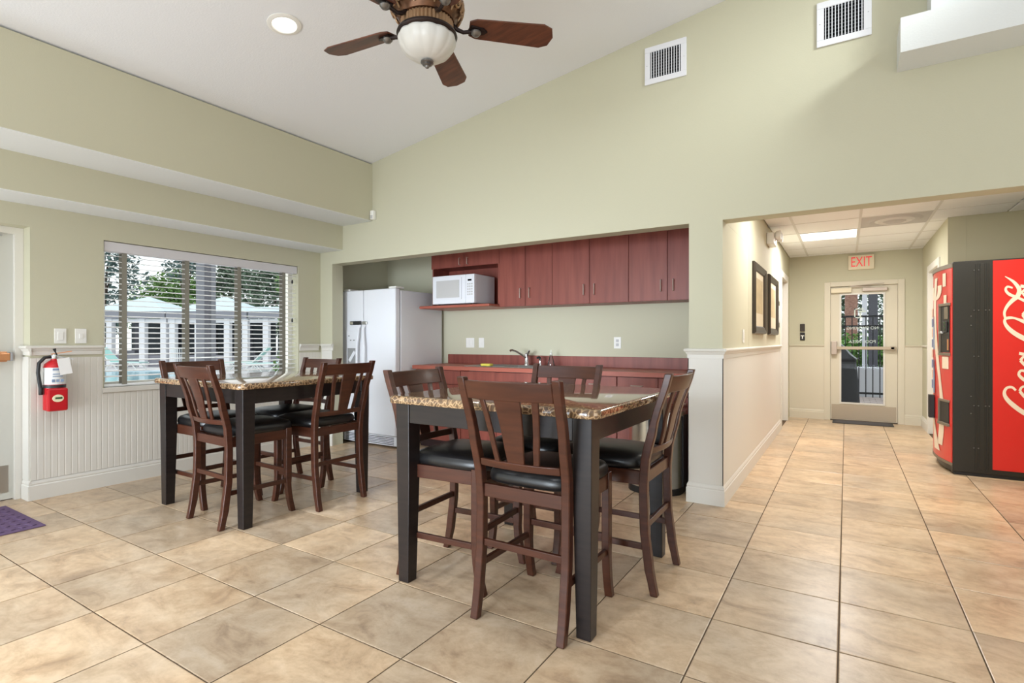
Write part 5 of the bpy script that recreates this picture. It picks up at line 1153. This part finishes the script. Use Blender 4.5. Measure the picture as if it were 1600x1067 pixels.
for x in (-1.6, 0.9, 2.6): B(x - 0.03, x + 0.03, YFN - 0.03, YFN + 0.03, -0.004, 1.74).build('post', 'fence_black', fn)
tag(B(-1.5, 3.2, 13.7, 13.9, -0.06, 0.62).build('planter_wall', 'planter_white', None, bevel=0.02), 'low white wall behind the black fence', 'wall')
hd = thing('hedge', 'clipped green hedge behind the black fence', 'hedge', (0.8, 15.2, -0.06))
bl2 = [(x * 0.4, 15.2 + 0.2 * math.sin(x), 0.78, 0.62, 1.0) for x in range(-4, 9)]
tag(leaf_cloud(14000, bl2, 0.055, 21).build('foliage', 'hedge', hd), kind='stuff'); MB().tube([(0.8, 15.2, -0.05), (0.8, 15.2, 0.8)], 0.05, 6).build('stem', 'bark', hd)
p = onY(1330, 533, 18.0); t = thing('palm_trunk', 'thick pinkish palm trunk behind the fence', 'tree', (p.x, 18, -0.06))
MB().lathe([(0.21, 0), (0.18, 0.4)] + [(0.15 + (0.012 if k % 2 else 0), 0.6 + 0.16 * k) for k in range(32)], 18, (p.x, 18, -0.06)).build('trunk', 'palm_bark', t, smooth=50)
m = MB()
for k in range(12):
    a = 2 * PI * k / 12
    m.tube([(p.x, 18, 5.6), (p.x + math.cos(a) * 0.9, 18 + math.sin(a) * 0.9, 6.2), (p.x + math.cos(a) * 2.0, 18 + math.sin(a) * 2.0, 5.4)], [0.06, 0.10, 0.02], 5)
m.build('fronds', 'leaf_green', t)
for px, w_, mt, lb in ((1351, 0.045, 'pole_white', 'slim white pole behind the fence'), (1364, 0.085, 'pole_dark', 'dark grey post next to the slim white pole')):
    p = onY(px, 533, 14.05); t = thing('pole', lb, 'pole', (p.x, 14.05, -0.06)); B(p.x - w_, p.x + w_, 13.98, 14.12, -0.06, 3.6).build('shaft', mt, t, bevel=0.01); B(p.x - w_ - 0.01, p.x + w_ + 0.01, 13.97, 14.13, -0.06, 0.06).build('foot', mt, t)
for i, (x, y, s) in enumerate(((-0.9, 20.5, 1.35), (1.75, 20.5, 1.1), (4.6, 21, 1.3), (1.1, 29, 4.6))):
    t = thing('tree', ('dark bushy tree behind the palm trunk', 'dark bushy tree behind the grey post', 'dark bushy tree at the far side of the white pole', 'tall dark tree filling the view behind the fence')[i], 'tree', (x, y, -0.06), 0, 'trees beyond the fence')
    tag(leaf_cloud(3600 if s < 3 else 14000, [(x, y, 0.4 + s * 0.8, s, 0.9), (x + 0.1, y, 2.0 + s * 0.9, s, 0.9), (x - 0.1, y + 0.1, 3.8 + s, s * 0.9, 0.9)], 0.12, 30 + i).build('foliage', 'leaf_dark', t), kind='stuff'); MB().tube([(x, y, -0.06), (x, y, 3.5)], [0.16, 0.08], 8).build('trunk', 'bark', t)
# covered grill
gx = onY(1313, 560, 11.4).x
t = thing('covered_grill', 'barbecue grill under a black fitted cover outside the exit door', 'grill', (gx - 0.3, 11.4, 0))
prof = lambda x0, x1, y0, y1, z: [(x0, y0, z), (x1, y0, z), (x1, y1, z), (x0, y1, z)]
MB().loft([prof(gx - 0.9, gx + 0.30, 11.0, 11.65, -0.003), prof(gx - 0.88, gx + 0.27, 11.02, 11.63, 0.5), prof(gx - 0.86, gx + 0.24, 11.03, 11.62, 0.82), prof(gx - 0.9, gx + 0.25, 11.0, 11.65, 0.86), prof(gx - 0.75, gx + 0.05, 11.08, 11.6, 1.10), prof(gx - 0.65, gx - 0.08, 11.15, 11.55, 1.20)]).build('cover', 'grill_cover', t, bevel=0.03, seg=3)
MB().tube([(gx + 0.245, 10.992, 0.87), (gx + 0.15, 11.03, 0.95), (gx + 0.05, 11.07, 1.09), (gx - 0.08, 11.14, 1.205)], 0.012, 6).build('piping', 'cover_piping', t)
